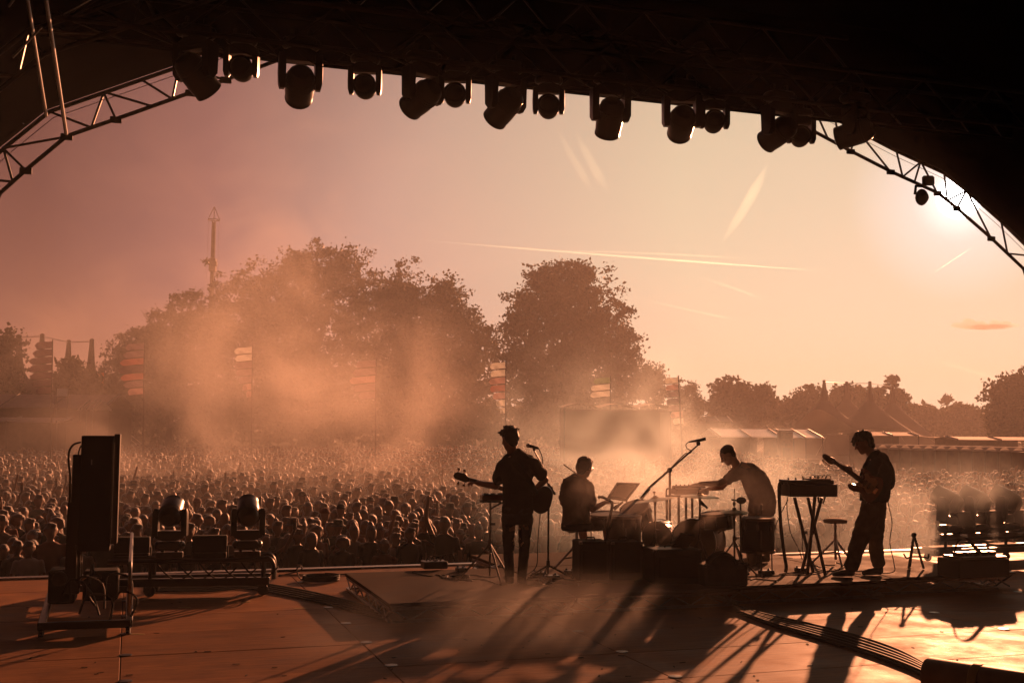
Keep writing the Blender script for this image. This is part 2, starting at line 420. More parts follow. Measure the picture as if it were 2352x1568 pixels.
arch = thing('arch_truss', 'curved lattice truss arching along the front edge of the stage roof', 'truss', S(left_leg[-1][0], VA, -1.5))
lattice(arch, LOW, UP, VA)
part('guy_wire', MB().tube([S(u, VA + .02, z) for u, z in offs(LOW, .31)], .006, 4), 'steel', arch)
for i in range(7, len(LOW) - 7):
    if i < 14 or i > 18:
        u, z = LOW[i]; part('joint_plate', MB().box(S(u, VA, z - .01), (.16, .05, .09), X=UX, ch=.01), 'dark_alu', arch)

# second roof rib and the tubes that tie it to the arch, seen in the upper left corner
z1 = Z(0, 0, 2.936)
rib = thing('roof_rib', 'dark roof rib behind the front arch with bare steel tie tubes, upper left', 'truss', S(left_leg[-1][0], 13.6, -1.5))
lattice(rib, offs(LOW, .12)[5:13], offs(LOW, .42)[5:13], 13.4)
for a, b, r in (((485, 980), (335, -20), .026), ((340, 850), (200, -20), .022), ((0, 520), (310, 195), .016), ((310, 195), (700, -20), .010), ((0, 130), (115, -20), .018)):
    part('tie_tube', MB().tube([at(*z1(*a), 15.2), at(*z1(*b), 10.0)], [r, r * .66], 8), 'aluminium', rib)
part('clamp', MB().ell(at(*z1(15, 520), 15.1), (.05, .04, .07)), 'steel', rib)
part('clamp', MB().ell(at(*z1(380, 170), 14.2), (.05, .04, .05)), 'steel', rib)
dr = MB(); w = []
for k in range(41):
    t = k / 40; p0 = at(-70 + 125 * t, 305 - 20 * t, 15.6); w.append((p0, t))
dr.rings([[p + VX * (.09 * math.sin(t * 38)) + Vector((0, 0, 3.2 * h)) for p, t in w] for h in (0, .3, .65, 1)], cap=False, closed=False)
tag(part('side_drape', dr, 'wood_dark', None), 'pleated brown drape hanging inside the roof, upper left corner', 'drape')

# lighting truss over the band
TV, TZ = 13.5, 6.36
def TP(u, dv, z): return S(u, TV + dv, z)
lt = thing('lighting_truss', 'long dark lighting truss hung across the stage above the band', 'truss', S(6, TV, TZ))
for dv in (-.26, .26):
    for z in (TZ + .06, TZ + .58):
        part('chord', MB().tube([TP(-1.5, dv, z), TP(12.6, dv, z)], .03, 8), 'black_metal', lt)
for k in range(23):
    u = -1.4 + k * .6
    for dv in (-.26, .26):
        part('brace', MB().tube([TP(u, dv, TZ + (.06 if k % 2 else .58)), TP(u + .6, dv, TZ + (.58 if k % 2 else .06))], .016, 6), 'black_metal', lt)
    part('brace', MB().tube([TP(u, -.26, TZ + .06), TP(u + .6, .26, TZ + .06)], .014, 6), 'black_metal', lt)
part('masking_border', MB().box(TP(5.55, .36, TZ + .75), (14.3, .03, 1.45), X=UX, Y=VX), 'black_drape', lt)
for k in range(13):
    u = 0.1 + .78 * k; sg = .10 + .10 * ((k * 7) % 5) / 5
    part('cable_loop', MB().tube(smooth_path([TP(u, -.29, TZ + .03), TP(u + .2, -.31, TZ - sg * .7), TP(u + .42, -.31, TZ - sg), TP(u + .66, -.29, TZ + .02)], 5), .008, 5), 'rubber', lt)
# second truss nearer the camera with looms of cable
nt2 = thing('cable_truss', 'dark truss high under the roof draped with tangled cable looms', 'truss', S(5, 9.2, 6.2))
a_, b_ = at(850, 22, 9.6), at(1560, 112, 10.2); dd = (b_ - a_)
a_ = a_ - dd * .25; b_ = b_ + dd * .6; dd = b_ - a_
for o in (Vector((0, 0, 0)), Vector((0, 0, .3))): part('chord', MB().tube([a_ + o, b_ + o], .026, 8), 'black_metal', nt2)
for k in range(18):
    t = k / 18; part('brace', MB().tube([a_ + dd * t + Vector((0, 0, .3 * (k % 2))), a_ + dd * (t + 1 / 18) + Vector((0, 0, .3 * (1 - k % 2)))], .013, 6), 'black_metal', nt2)
for k in range(9):
    t = .16 + k * .06; pts = [a_ + dd * (t + .035 * q) + Vector((0, -.03, .02 + .07 * math.sin(q * 1.9 + k) - .05 * (q % 2))) for q in range(7)]
    part('cable_loom', MB().tube(smooth_path(pts, 4), .010, 5), 'rubber', nt2)

# ------------------------------------------------------------------ risers
RZ = .20
def riser(u0, u1, va, vb, label):
    t = thing('riser_deck', label, 'riser', S(u0, va, 0), 'low riser decks under the band')
    c = S((u0 + u1) / 2, (va + vb) / 2)
    part('deck_top', MB().box(c + Vector((0, 0, RZ - .02)), (u1 - u0 - .012, vb - va - .012, .04), X=UX, Y=VX, ch=.004), 'riser_ply', t)
    for (p, q) in ((S(u0, va), S(u1, va)), (S(u0, vb), S(u1, vb)), (S(u0, va), S(u0, vb)), (S(u1, va), S(u1, vb))):
        m = (p + q) / 2; d = (q - p).normalized(); ins = (c - m).normalized() * .03; p = p + ins + d * .04; q = q + ins - d * .04; m = (p + q) / 2; l = (q - p).length
        part('rail', MB().box(m + Vector((0, 0, RZ - .056)), (l, .035, .03), X=d, ch=.004), 'aluminium', t)
        part('lower_rail', MB().box(m + Vector((0, 0, .018)), (l, .035, .03), X=d, ch=.004), 'aluminium', t)
        n = round(l / .2)
        for k in range(n):
            a = p + d * (l * k / n); b = p + d * (l * (k + 1) / n); 
            part('brace', MB().tube([a + Vector((0, 0, .03 if k % 2 else RZ - .07)), b + Vector((0, 0, RZ - .07 if k % 2 else .03))], .009, 5), 'aluminium', t)
    return t
riser(2.50, 4.50, 11.26, 13.72, 'low riser deck with lattice sides at the bassist, leftmost of the row')
riser(4.51, 6.51, 11.34, 13.72, 'low riser deck under the black amplifier boxes, second of the front row')
riser(6.52, 8.52, 11.45, 13.72, 'low riser deck under the right guitarist and the synthesizer stand')
riser(8.53, 10.3, 11.60, 13.72, 'low riser deck beyond the right guitarist, rightmost of the row')
riser(4.51, 6.60, 13.74, 15.2, 'low riser deck below the drum stool, behind the front row')
riser(6.61, 8.70, 13.74, 15.2, 'low riser deck below the bending keyboard player, behind the front row')
# ================================================================== BACKGROUND
def crown_mesh(lobes, n, size, clump=.9, seed=0):
    """many small leaf faces gathered in clumps that fill uneven lobes; lobes: (centre, rx, ry, rz)"""
    r = np.random.default_rng(seed); vol = np.array([l[1] * l[2] * l[3] for l in lobes]) ** .75; vol /= vol.sum()
    per = 34; nc = max(8, n // per); P = []
    for (c, rx, ry, rz), w in zip(lobes, vol):
        k = max(3, int(nc * w)); d = r.normal(size=(k, 3)); d /= np.linalg.norm(d, axis=1)[:, None]
        rad = r.random(k) ** .38
        rad = rad * (1 + .22 * r.normal(size=k) * (rad > .8))
        cc = np.array(c) + d * rad[:, None] * np.array([rx, ry, rz])
        cr = clump * (.55 + .8 * r.random(k))
        off = r.normal(size=(k, per, 3)) * .40; off *= cr[:, None, None]; off[..., 2] *= .7
        P.append((cc[:, None, :] + off).reshape(-1, 3))
    P = np.concatenate(P); m = len(P)
    a = r.normal(size=(m, 3)); a /= np.linalg.norm(a, axis=1)[:, None]
    b = np.cross(a, r.normal(size=(m, 3))); b /= np.linalg.norm(b, axis=1)[:, None]
    s = size * (.6 + .8 * r.random(m))[:, None]
    nn = np.cross(a, b) * s * .25
    V = np.stack([P - a * s, P - b * s * .62 + nn, P + a * s, P + b * s * .62 + nn], 1).reshape(-1, 3)
    me = bpy.data.meshes.new('crown'); me.vertices.add(len(V)); me.vertices.foreach_set('co', V.ravel().astype(np.float32))
    me.loops.add(m * 4); me.loops.foreach_set('vertex_index', np.arange(m * 4, dtype=np.int32))
    me.polygons.add(m); me.polygons.foreach_set('loop_start', np.arange(0, m * 4, 4, dtype=np.int32))
    me.update(calc_edges=True); return me
def tree(name, label, d, base_px, lobes_px, n=16000, size=.19, leafm='leaf', clump=.9, seed=1, trunk=.45, bare=(), group='trees beyond the crowd'):
    """lobes_px: (px, py, rpx_x, rpx_y) as measured, set at distance d with real depth"""
    b = at(base_px, 978, d); b.z = gh(b.x, b.y); r = random.Random(seed)
    t = thing(name, label, 'tree', b, group)
    lobes = []
    for (x, y, rx, ry) in lobes_px:
        c = at(x, y, d); k = d / FP
        lobes.append(((c.x - b.x, c.y - b.y + r.uniform(-.5, .5) * rx * k, c.z - b.z), rx * k, rx * k * r.uniform(.8, 1.1), ry * k))
    me = crown_mesh(lobes, n, size, clump, seed); link('crown', me, leafm, t)
    tm = MB(); hub = Vector((0, 0, max(2.2, .22 * max(l[0][2] for l in lobes))))
    tm.tube([(0, 0, -.2), (.03, 0, .5), hub * .6, hub], [trunk * 1.35, trunk, trunk * .85, trunk * .75], 9)
    for l in lobes:
        c = Vector(l[0]); q = [hub - Vector((0, 0, .3)), hub.lerp(c, .4) + Vector((r.uniform(-.6, .6), r.uniform(-.6, .6), .4)), c, c + Vector((r.uniform(-1, 1) * l[1], r.uniform(-1, 1) * l[2], l[3] * .7)) * .7 + Vector((0, 0, 0)) * 0 + (c * 0)]
        q[3] = c + Vector((r.uniform(-.6, .6) * l[1], r.uniform(-.5, .5) * l[2], l[3] * .75))
        tm.tube(smooth_path(q, 3), [trunk * (.5 - .045 * i) for i in range(len(smooth_path(q, 3)))], 6)
    for (x, y, x2, y2) in bare:                                # bare twigs standing out of the crown
        p, q = at(x, y, d) - b, at(x2, y2, d) - b
        for k in range(7):
            e = q + Vector((r.uniform(-.8, .8), r.uniform(-.8, .8), r.uniform(-.6, .6)))
            tm.tube([p, p.lerp(e, .5) + Vector((r.uniform(-.2, .2), 0, r.uniform(0, .3))), e], [.07, .045, .02], 5)
    link('trunk', tm.mesh('trunk'), 'bark', t); return t

tree('oak_tree', 'tallest broad tree of the dark wood behind the crowd, left of centre', 168, 700,
     [(735, 640, 95, 80), (640, 690, 90, 90), (820, 660, 60, 75), (560, 720, 85, 95), (700, 770, 150, 110), (820, 780, 75, 110), (560, 850, 120, 100), (720, 890, 130, 90), (500, 760, 50, 80), (690, 620, 50, 45), (785, 605, 45, 40), (600, 940, 130, 60), (760, 950, 130, 60), (860, 890, 60, 90)], 66000, size=.25, clump=1.4, seed=3, trunk=1.0)
tree('oak_tree', 'ragged tree with layered branches between the tallest tree and the round tree', 164, 990,
     [(930, 680, 60, 70), (1020, 690, 55, 58), (960, 760, 90, 80), (1060, 750, 52, 60), (1095, 800, 45, 55), (1000, 850, 110, 80), (910, 850, 70, 110), (880, 700, 40, 60), (1080, 890, 60, 70), (1125, 770, 16, 22), (960, 950, 120, 60), (1090, 960, 70, 50)], 54000, size=.25, clump=1.35, seed=5, trunk=.9)
tree('round_tree', 'tall rounded tree standing by itself at the centre of the skyline', 162, 1300,
     [(1290, 690, 80, 88), (1215, 720, 55, 75), (1365, 700, 48, 75), (1330, 780, 110, 90), (1210, 810, 65, 80), (1400, 790, 48, 80), (1440, 810, 34, 70), (1300, 880, 120, 80), (1420, 870, 50, 55), (1340, 632, 36, 30), (1250, 635, 42, 32), (1175, 740, 26, 36), (1425, 720, 22, 32), (1250, 950, 110, 60), (1390, 950, 100, 50), (1160, 860, 40, 60)], 58000, size=.25, clump=1.35, seed=8, trunk=.95)
tree('straggly_tree', 'straggly tree with bare twigs on top beside the thin ride mast', 156, 390,
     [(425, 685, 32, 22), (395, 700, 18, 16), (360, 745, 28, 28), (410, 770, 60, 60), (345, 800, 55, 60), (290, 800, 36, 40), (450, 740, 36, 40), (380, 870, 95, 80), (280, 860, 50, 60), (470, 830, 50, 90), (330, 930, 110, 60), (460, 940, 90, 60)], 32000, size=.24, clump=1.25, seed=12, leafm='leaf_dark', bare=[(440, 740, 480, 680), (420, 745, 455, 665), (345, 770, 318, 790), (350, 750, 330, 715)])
tree('shrubby_tree', 'dark tree cut by the picture edge beside the striped tent', 90, 0,
     [(5, 800, 30, 42), (-40, 830, 60, 70), (15, 850, 28, 45), (-20, 900, 60, 40)], 6000, seed=15, leafm='leaf_dark')
tree('shrubby_tree', 'low bushy tree in front of the striped tent poles', 86, 165,
     [(160, 858, 34, 28), (195, 870, 30, 28), (140, 890, 30, 30), (180, 900, 45, 30)], 6000, seed=16, leafm='leaf_dark')
tree('park_tree', 'small tree at the foot of the tall rounded tree, right side', 166, 1495,
     [(1495, 860, 32, 28), (1475, 890, 36, 36), (1510, 900, 26, 34)], 6000, seed=21)
tree('park_tree', 'tree with an arching branch right of the pale stacked flag', 166, 1580,
     [(1575, 905, 30, 32), (1600, 935, 18, 34), (1560, 950, 36, 34), (1590, 970, 30, 26)], 6000, seed=22, bare=[(1585, 900, 1612, 925)])
tree('park_tree', 'broad dark tree left of the grey big top', 165, 1690,
     [(1685, 905, 48, 36), (1660, 935, 32, 36), (1740, 915, 36, 32), (1705, 950, 60, 36), (1762, 935, 20, 40)], 10000, size=.32, clump=1.2, seed=23)
tree('park_tree', 'low tree between the broad dark tree and the grey big top', 175, 1815,
     [(1800, 935, 26, 24), (1835, 925, 24, 24), (1820, 960, 50, 30), (1865, 915, 24, 26)], 7000, size=.32, clump=1.2, seed=24)
tree('park_tree', 'tree crowns rising behind the middle peaks of the grey big top', 185, 1950,
     [(1930, 910, 28, 20), (1970, 905, 30, 22), (2010, 912, 30, 24), (1960, 940, 80, 34), (2060, 925, 30, 34)], 8000, size=.34, clump=1.2, seed=25)
tree('pine_tree', 'tall thin pine behind the rightmost big top peak', 190, 2050,
     [(2050, 872, 16, 6), (2042, 886, 15, 5), (2058, 898, 16, 5), (2048, 912, 17, 6), (2055, 935, 18, 9)], 1500, size=.3, clump=.6, seed=26, leafm='leaf_dark')
tree('park_tree', 'low hazy trees right of the grey big top', 200, 2160,
     [(2090, 950, 34, 30), (2140, 958, 30, 24), (2190, 955, 34, 26), (2235, 960, 34, 28), (2160, 985, 90, 24)], 9000, size=.36, clump=1.3, seed=27)
tree('park_tree', 'large tree cut by the picture edge under the small cloud', 140, 2330,
     [(2310, 905, 42, 44), (2345, 890, 40, 42), (2290, 945, 34, 40), (2350, 950, 60, 50), (2400, 900, 50, 60), (2300, 980, 40, 30)], 11000, size=.28, clump=1.1, seed=28)
# far wood closing the horizon: one mass
fl = []
for k in range(70):
    a = -52 + 104 * k / 69; dd_ = 300 + 40 * math.sin(k * 2.3); x = dd_ * math.sin(R(a)); y = dd_ * math.cos(R(a))
    fl.append(((x, y, gh(x, y) + 3.2 + 1.6 * random.random()), 11, 6, 5 + 2 * random.random()))
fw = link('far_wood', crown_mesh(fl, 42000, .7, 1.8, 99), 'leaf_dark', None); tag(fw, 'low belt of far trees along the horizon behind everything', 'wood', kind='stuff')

hl = []
for k in range(46):
    x_ = -160 + 58 * k; d_ = 172 + 6 * math.sin(k * 1.7) if x_ < 1600 else 212; c = at(x_, 978, d_); hl.append(((c.x, c.y, gh(c.x, c.y) + 2.2), 4.6 * d_ / 172, 3.0, 3.4 + .8 * math.sin(k * 2.9)))
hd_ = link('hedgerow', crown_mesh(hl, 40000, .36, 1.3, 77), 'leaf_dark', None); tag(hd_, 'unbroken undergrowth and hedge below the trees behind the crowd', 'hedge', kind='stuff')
# ride mast
mb_ = at(478, 978, 195); mb_.z = gh(mb_.x, mb_.y); mtop = at(483, 500, 195); hgt = mtop.z - mb_.z
mast = thing('ride_mast', 'thin lattice drop ride mast with a small crown of struts above the trees', 'ride mast', mb_)
mm = .36
for a in (-1, 1):
    for b in (-1, 1):
        part('leg', MB().tube([(a * mm, b * mm, 0), (a * mm * .62, b * mm * .62, hgt)], [.09, .07], 6), 'cabin', mast, local=True)
nb = 30
for k in range(nb):
    za, zb = hgt * k / nb, hgt * (k + 1) / nb; s = 1 if k % 2 else -1; w0, w1 = mm * (1 - .38 * za / hgt), mm * (1 - .38 * zb / hgt); m = MB()
    for dx, dy in ((1, 0), (0, 1)):
        for q in (-1, 1):
            if dx: m.tube([(s * w0, q * w0, za), (-s * w1, q * w1, zb)], .035, 5)
            else: m.tube([(q * w0, s * w0, za), (q * w1, -s * w1, zb)], .035, 5)
    part('brace', m, 'cabin', mast, local=True)
part('core_panel', MB().box((0, 0, hgt * .5), (.28, .28, hgt * .98)), 'cabin', mast, local=True)
zc = at(482, 605, 195).z - mb_.z
part('carriage', MB().box((0, 0, zc), (1.15, 1.15, 2.4), ch=.15).box((.35, -.2, zc + .2), (.9, .9, .8), ch=.1), 'cabin', mast, local=True)
cr_ = MB()
for a in range(4):
    cr_.tube([(1.0 * math.cos(a * PI / 2 + .3), 1.0 * math.sin(a * PI / 2 + .3), hgt + .1), (.1 * math.cos(a * PI / 2 + .3), .1 * math.sin(a * PI / 2 + .3), hgt + 2.2)], .06, 5)
cr_.tube([(1.0 * math.cos(a * PI / 8), 1.0 * math.sin(a * PI / 8), hgt + .1) for a in range(17)], .08, 6).ell((0, 0, hgt + 2.25), (.16, .16, .14))
part('crown_struts', cr_, 'cabin', mast, local=True)
for sx in (-1, 1): part('cable', MB().tube([(sx * .9, 0, hgt), (sx * 1.3, 0, 8)], .02, 4), 'steel', mast, local=True)

# big tops
def big_top(name, label, d, peaks, edge_l, edge_r, hedge, rim_depth, capm, fabric='tent_fabric', capH=1.6):
    pk = []
    for (x, y, dd2) in peaks: pk.append(at(x, y, d + dd2))
    L_, R_ = at(*edge_l, d), at(*edge_r, d); cx = (L_.x + R_.x) / 2; cyy = d + rim_depth * .25; base = gh(cx, cyy)
    rx = (R_.x - L_.x) / 2; t = thing(name, label, 'tent', (cx, cyy, base)); c0 = Vector((cx, cyy, base))
    tops = [(p.x - cx, p.y - cyy, p.z - base - capH) for p in pk]
    def h(x, y):
        e = math.sqrt((x / rx) ** 2 + (y / rim_depth) ** 2); lo = hedge + .9 * max(0, 1 - e)
        s = lo
        for (px, py, pz) in tops:
            dist = math.hypot(x - px, y - py); reach = .64 * rx
            q = max(0, 1 - dist / reach); val = lo + (pz - lo) * (q ** 1.3 * .76 + .24 * math.exp(-(dist / 1.8)))
            s = max(s, val)
        return s
    m = MB(); nr, na = 26, 72; rg = []
    pts = [(0, 0, h(0, 0))]
    G = 64; V = {}; idx = {}
    vs_, fs_ = [], []
    for i in range(G + 1):
        for j in range(G + 1):
            a, b = -1 + 2 * i / G, -1 + 2 * j / G      # square mapped to disc
            x = a * math.sqrt(1 - b * b / 2) * rx; y = b * math.sqrt(1 - a * a / 2) * rim_depth
            vs_.append((x, y, h(x, y)))
    for i in range(G):
        for j in range(G): fs_.append((i * (G + 1) + j, (i + 1) * (G + 1) + j, (i + 1) * (G + 1) + j + 1, i * (G + 1) + j + 1))
    m.add(vs_, fs_); part('canopy', m, fabric, t, local=True)
    wl = MB(); ring = [(math.cos(2 * PI * k / 60) * rx * .94, math.sin(2 * PI * k / 60) * rim_depth * .94) for k in range(60)]
    wl.rings([[Vector((x, y, 0)) for x, y in ring], [Vector((x, y, hedge + .2)) for x, y in ring]], cap=False); part('side_wall', wl, fabric, t, local=True)
    for (px, py, pz) in tops:
        k = part('peak_cap', MB().lathe([(.66, -1.2), (.46, -.3), (.34, .4), (.22, capH - .3), (.20, capH), (.05, capH + .1)], (px, py, pz), n=12), capm, t, local=True)
        part('finial', MB().ell((px, py, pz + capH + .12), (.22, .22, .16)), capm, k, local=True)
    for a in range(len(tops) - 1):
        p, q = Vector(tops[a]), Vector(tops[a + 1]); part('rope', MB().tube([p + Vector((0, 0, capH)), q + Vector((0, 0, capH))], .04, 4), 'steel', t, local=True)
    for k in range(14):
        a = 2 * PI * k / 14; x, y = math.cos(a), math.sin(a)
        part('guy_rope', MB().tube([(x * rx, y * rim_depth, hedge), (x * (rx + 3.2), y * (rim_depth + 3.2), 0)], .035, 4), 'white_fabric', t, local=True)
    return t
big_top('big_top', 'grey big top tent with four tall peaks behind the right guitarist', 150,
        [(1893, 877, -4), (1945, 880, 8), (1998, 880, -4), (2050, 888, 8)], (1800, 968), (2160, 992), 2.3, 11, 'tent_fabric')
big_top('striped_big_top', 'big top tent with four dark capped peaks at the far left', 112,
        [(45, 775, 4), (97, 772, -3), (158, 786, 4), (211, 784, -3)], (-120, 912), (262, 905), 2.6, 9, 'tent_cap', capH=2.3)

# stacked banner flags: pole with separate fabric tongues
def banner(label, d, px_r, y0, y1, widths, cols, lean=0.0, colw=None):
    top_ = at(px_r, y0 - 4, d); bot = at(px_r + lean, 978, d); b = Vector((bot.x, bot.y, gh(bot.x, bot.y)))
    t = thing('banner_flag', label, 'banner', b, 'stacked tongue banners standing in the crowd')
    part('pole', MB().tube([b, b.lerp(top_, .5), top_], [.05, .045, .03], 8), 'dark_alu', t)
    n = len(widths); k = d / FP
    for i, (w_, c_) in enumerate(zip(widths, cols)):
        ya = y0 + (y1 - y0) * i / n; yb = y0 + (y1 - y0) * (i + .86) / n; xr = px_r + lean * (ya - y0) / (978 - y0)
        A = at(xr, ya, d); hh = (yb - ya) * k; ww = w_ * k; m = MB(); nu, nv = 12, 5; vs_ = []
        for a in range(nu + 1):
            for q in range(nv + 1):
                u, v = a / nu, q / nv; rd = math.sqrt(max(0, 1 - max(0, (u - .84) / .16) ** 2)); vv = .5 + (v - .5) * max(rd, .3)
                vs_.append(A + Vector((-u * ww, .10 * math.sin(u * 7 + i * 2) * u + .05 * math.sin(v * 5 + u * 9), -vv * hh - .10 * u * ww)))
        fs_ = [(a * (nv + 1) + q, (a + 1) * (nv + 1) + q, (a + 1) * (nv + 1) + q + 1, a * (nv + 1) + q + 1) for a in range(nu) for q in range(nv)]
        fl_ = m.add(vs_, fs_); fl_.add([p + Vector((0, .012, 0)) for p in vs_], [f[::-1] for f in fs_]); part('tongue', fl_, c_, t)
        part('batten', MB().tube([A + Vector((.02, 0, -hh * 1.0)), A + Vector((-ww * .92, .1, -hh * 1.0 - .1 * ww))], .022, 5), 'dark_alu', t)
    return t
banner('dark stacked banner in front of the tent peaks at the far left', 60, 121, 783, 905, [41, 46, 52, 54, 52, 46, 38], ['flag_plum'] * 7)
banner('wide dusky stacked banner left of the ride mast, before the dark trees', 58, 332, 787, 907, [44, 48, 54, 60, 55, 46, 38], ['flag_mauve', 'flag_mauve', 'flag_red', 'flag_plum', 'flag_red', 'flag_mauve', 'flag_pink'])
banner('faint stacked banner almost lost in smoke right of the ride mast', 62, 580, 796, 914, [42, 40, 40, 38, 32, 22, 14], ['flag_white', 'flag_white', 'flag_mauve', 'flag_mauve', 'flag_mauve', 'flag_pink', 'flag_pink'])
banner('wide mauve stacked banner of five tongues under the ragged tree', 58, 864, 826, 916, [46, 54, 60, 52, 40], ['flag_mauve', 'flag_mauve', 'flag_pink', 'flag_mauve', 'flag_mauve'])
banner('bright white and red stacked banner left of the rounded tree', 60, 1162, 831, 952, [36, 35, 38, 36, 30, 22, 13], ['flag_white', 'flag_white', 'flag_pink', 'flag_red', 'flag_pink', 'flag_white', 'flag_white'])
banner('small green topped stacked banner above the mixing tent', 66, 1402, 866, 912, [38, 44, 46], ['flag_green', 'flag_white', 'flag_white'])
banner('pale mauve stacked banner right of the mixing tent', 56, 1558, 866, 975, [30, 30, 32, 33, 31, 28, 24], ['flag_white', 'flag_pink', 'flag_mauve', 'flag_plum', 'flag_mauve', 'flag_pink', 'flag_white'], lean=14)

# mixing tent in the crowd
mt_ = at(1410, 978, 63); mt_.z = GZ
mix = thing('mixing_tent', 'low boxy mixing tent standing in the crowd below the rounded tree', 'tent', mt_)
kx = 63 / FP; w2 = 118 * kx; hM = at(1410, 938, 63).z - GZ
for sx in (-1, 1):
    for sy in (-1, 1): part('post', MB().tube([(sx * w2, sy * 2.2, 0), (sx * w2, sy * 2.2, hM)], .06, 6), 'dark_alu', mix, local=True)
for n_, c, sz in (('back_wall', (0, 2.1, hM / 2), (w2 * 2, .06, hM - .1)), ('side_wall', (-w2, 0, hM / 2), (.06, 4, hM - .1)), ('side_wall', (w2, 0, hM / 2), (.06, 4, hM - .1)), ('front_rail', (0, -2.2, 1.1), (w2 * 2, .08, .9)), ('roof_beam', (0, -2.2, hM - .15), (w2 * 2, .08, .12))):
    part(n_, MB().box(c, sz), 'tent_fabric', mix, local=True)
rf = MB(); vs_ = []; 
for i in range(25):
    for j in range(7): x = -w2 * 1.05 + 2.1 * w2 * i / 24; y = -2.5 + 5 * j / 6; vs_.append((x, y, hM + .22 * abs(math.sin(i / 24 * PI * 3)) + .02 * j))
rf.add(vs_, [(i * 7 + j, (i + 1) * 7 + j, (i + 1) * 7 + j + 1, i * 7 + j + 1) for i in range(24) for j in range(6)])
part('roof_sheet', rf, 'stall_roof', mix, local=True)
part('desk', MB().box((0, -1.4, 1.0), (5, .8, .25), ch=.04).box((1.6, -1.2, 1.35), (.7, .1, .45), ch=.02), 'black_plastic', mix, local=True)

def marquee(label, d, xl, xr, yr, ye, material='white_fabric', name='marquee', depth=6.0, group=None, stripes=0):
    a, b = at(xl, ye, d), at(xr, ye, d); base = gh(a.x, a.y); he = (a.z + b.z) / 2 - base; hr = at((xl + xr) / 2, yr, d + depth / 2).z - base
    X = Vector((b.x - a.x, b.y - a.y, 0)); l = X.length; X.normalize(); Y = Vector((-X.y, X.x, 0)); o = Vector((a.x, a.y, base))
    t = thing(name, label, 'marquee', o, group)
    P = lambda u, v, z: o + X * u + Y * v + Vector((0, 0, z))
    for k, (ya, yb, za, zb) in enumerate(((0, depth / 2, he, hr), (depth / 2, depth, hr, he))):
        m = MB(); m.add([P(-.2, ya, za), P(l + .2, ya, za), P(l + .2, yb, zb), P(-.2, yb, zb)], [(0, 1, 2, 3)]); m.add([P(-.2, ya, za - .05), P(l + .2, ya, za - .05), P(l + .2, yb, zb - .05), P(-.2, yb, zb - .05)], [(3, 2, 1, 0)])
        part('roof_slope', m, material, t, False)
    n = max(2, round(l / 3))
    for k in range(n + 1):
        part('rafter', MB().tube([P(l * k / n, 0, he + .03), P(l * k / n, depth / 2, hr + .03)], .06, 5), 'dark_alu', t)
        part('post', MB().tube([P(l * k / n, 0, 0), P(l * k / n, 0, he)], .05, 6), 'dark_alu', t)
    part('back_wall', MB().box(P(l / 2, depth - .1, he / 2), (l, .06, he), X=X, Y=Y), 'cabin', t)
    part('counter', MB().box(P(l / 2, .8, .55), (l * .9, .5, 1.1), X=X, Y=Y), 'cabin', t)
    return t
mat('white_roof', (.85, .85, .82), .42, 0, var=.05, spec=.9)
marquee('white roofed marquee with dark rafters behind the bending keyboard player', 88, 1655, 1795, 985, 1003, 'white_roof', depth=9)
marquee('white roofed marquee with dark rafters between the keyboard player and right guitarist', 88, 1812, 1890, 986, 1005, 'white_roof', depth=9)
marquee('low pale stall roof right of the right guitarist, under the big top', 95, 1990, 2110, 992, 1000, 'stall_roof', depth=5)
marquee('small hazy stall roof between the mixing tent and broad tree', 120, 1622, 1680, 956, 968, 'stall_roof', depth=5)
marquee('low wide stall roof at the far right edge below the large tree', 90, 2200, 2400, 1003, 1010, 'stall_roof', depth=5)
marquee('long plain stall roof across the far left under the striped tent', 75, -120, 235, 905, 935, 'stall_roof', depth=6)
marquee('dim lower stall behind the left of the crowd, below the long roof', 66, -100, 130, 958, 968, 'stall_roof', depth=4)
marquee('small stall with sunlit awning left of the wide dusky banner', 72, 185, 212, 920, 940, 'white_fabric', depth=3)
# sunlit square panel on a frame
sp = at(143, 901, 70); k_ = 70 / FP
sq = thing('sunlit_panel', 'small square cream panel glowing above the long stall roof', 'panel', (sp.x, sp.y, GZ))
part('sheet', MB().box(sp, (25 * k_, .03, 18 * k_)), 'flag_white', sq)
part('frame', MB().tube([sp + Vector((a * 12.8 * k_, .02, b * 9.3 * k_)) for a, b in ((-1, -1), (1, -1), (1, 1), (-1, 1), (-1, -1))], .03, 6), 'dark_alu', sq)
for a in (-1, 1): part('post', MB().tube([(sp.x + a * 12.8 * k_, sp.y + .02, GZ), sp + Vector((a * 12.8 * k_, .02, 9 * k_))], .04, 6), 'dark_alu', sq)
of = at(253, 868, 100); k_ = 100 / FP
ob = thing('orange_banner', 'orange printed banner hanging before the striped tent', 'banner', (of.x, of.y, GZ))
for a, c_ in ((-9, 'flag_red'), (0, 'orange_cloth')):
    part('sheet', MB().box(at(236 + a, 870, 100) , (8 * k_, .03, 30 * k_)), c_, ob)
    part('pole', MB().tube([(at(236 + a + 4.6, 900, 100).x, at(236, 900, 100).y, GZ), at(236 + a + 4.6, 853, 100)], .04, 6), 'dark_alu', ob)
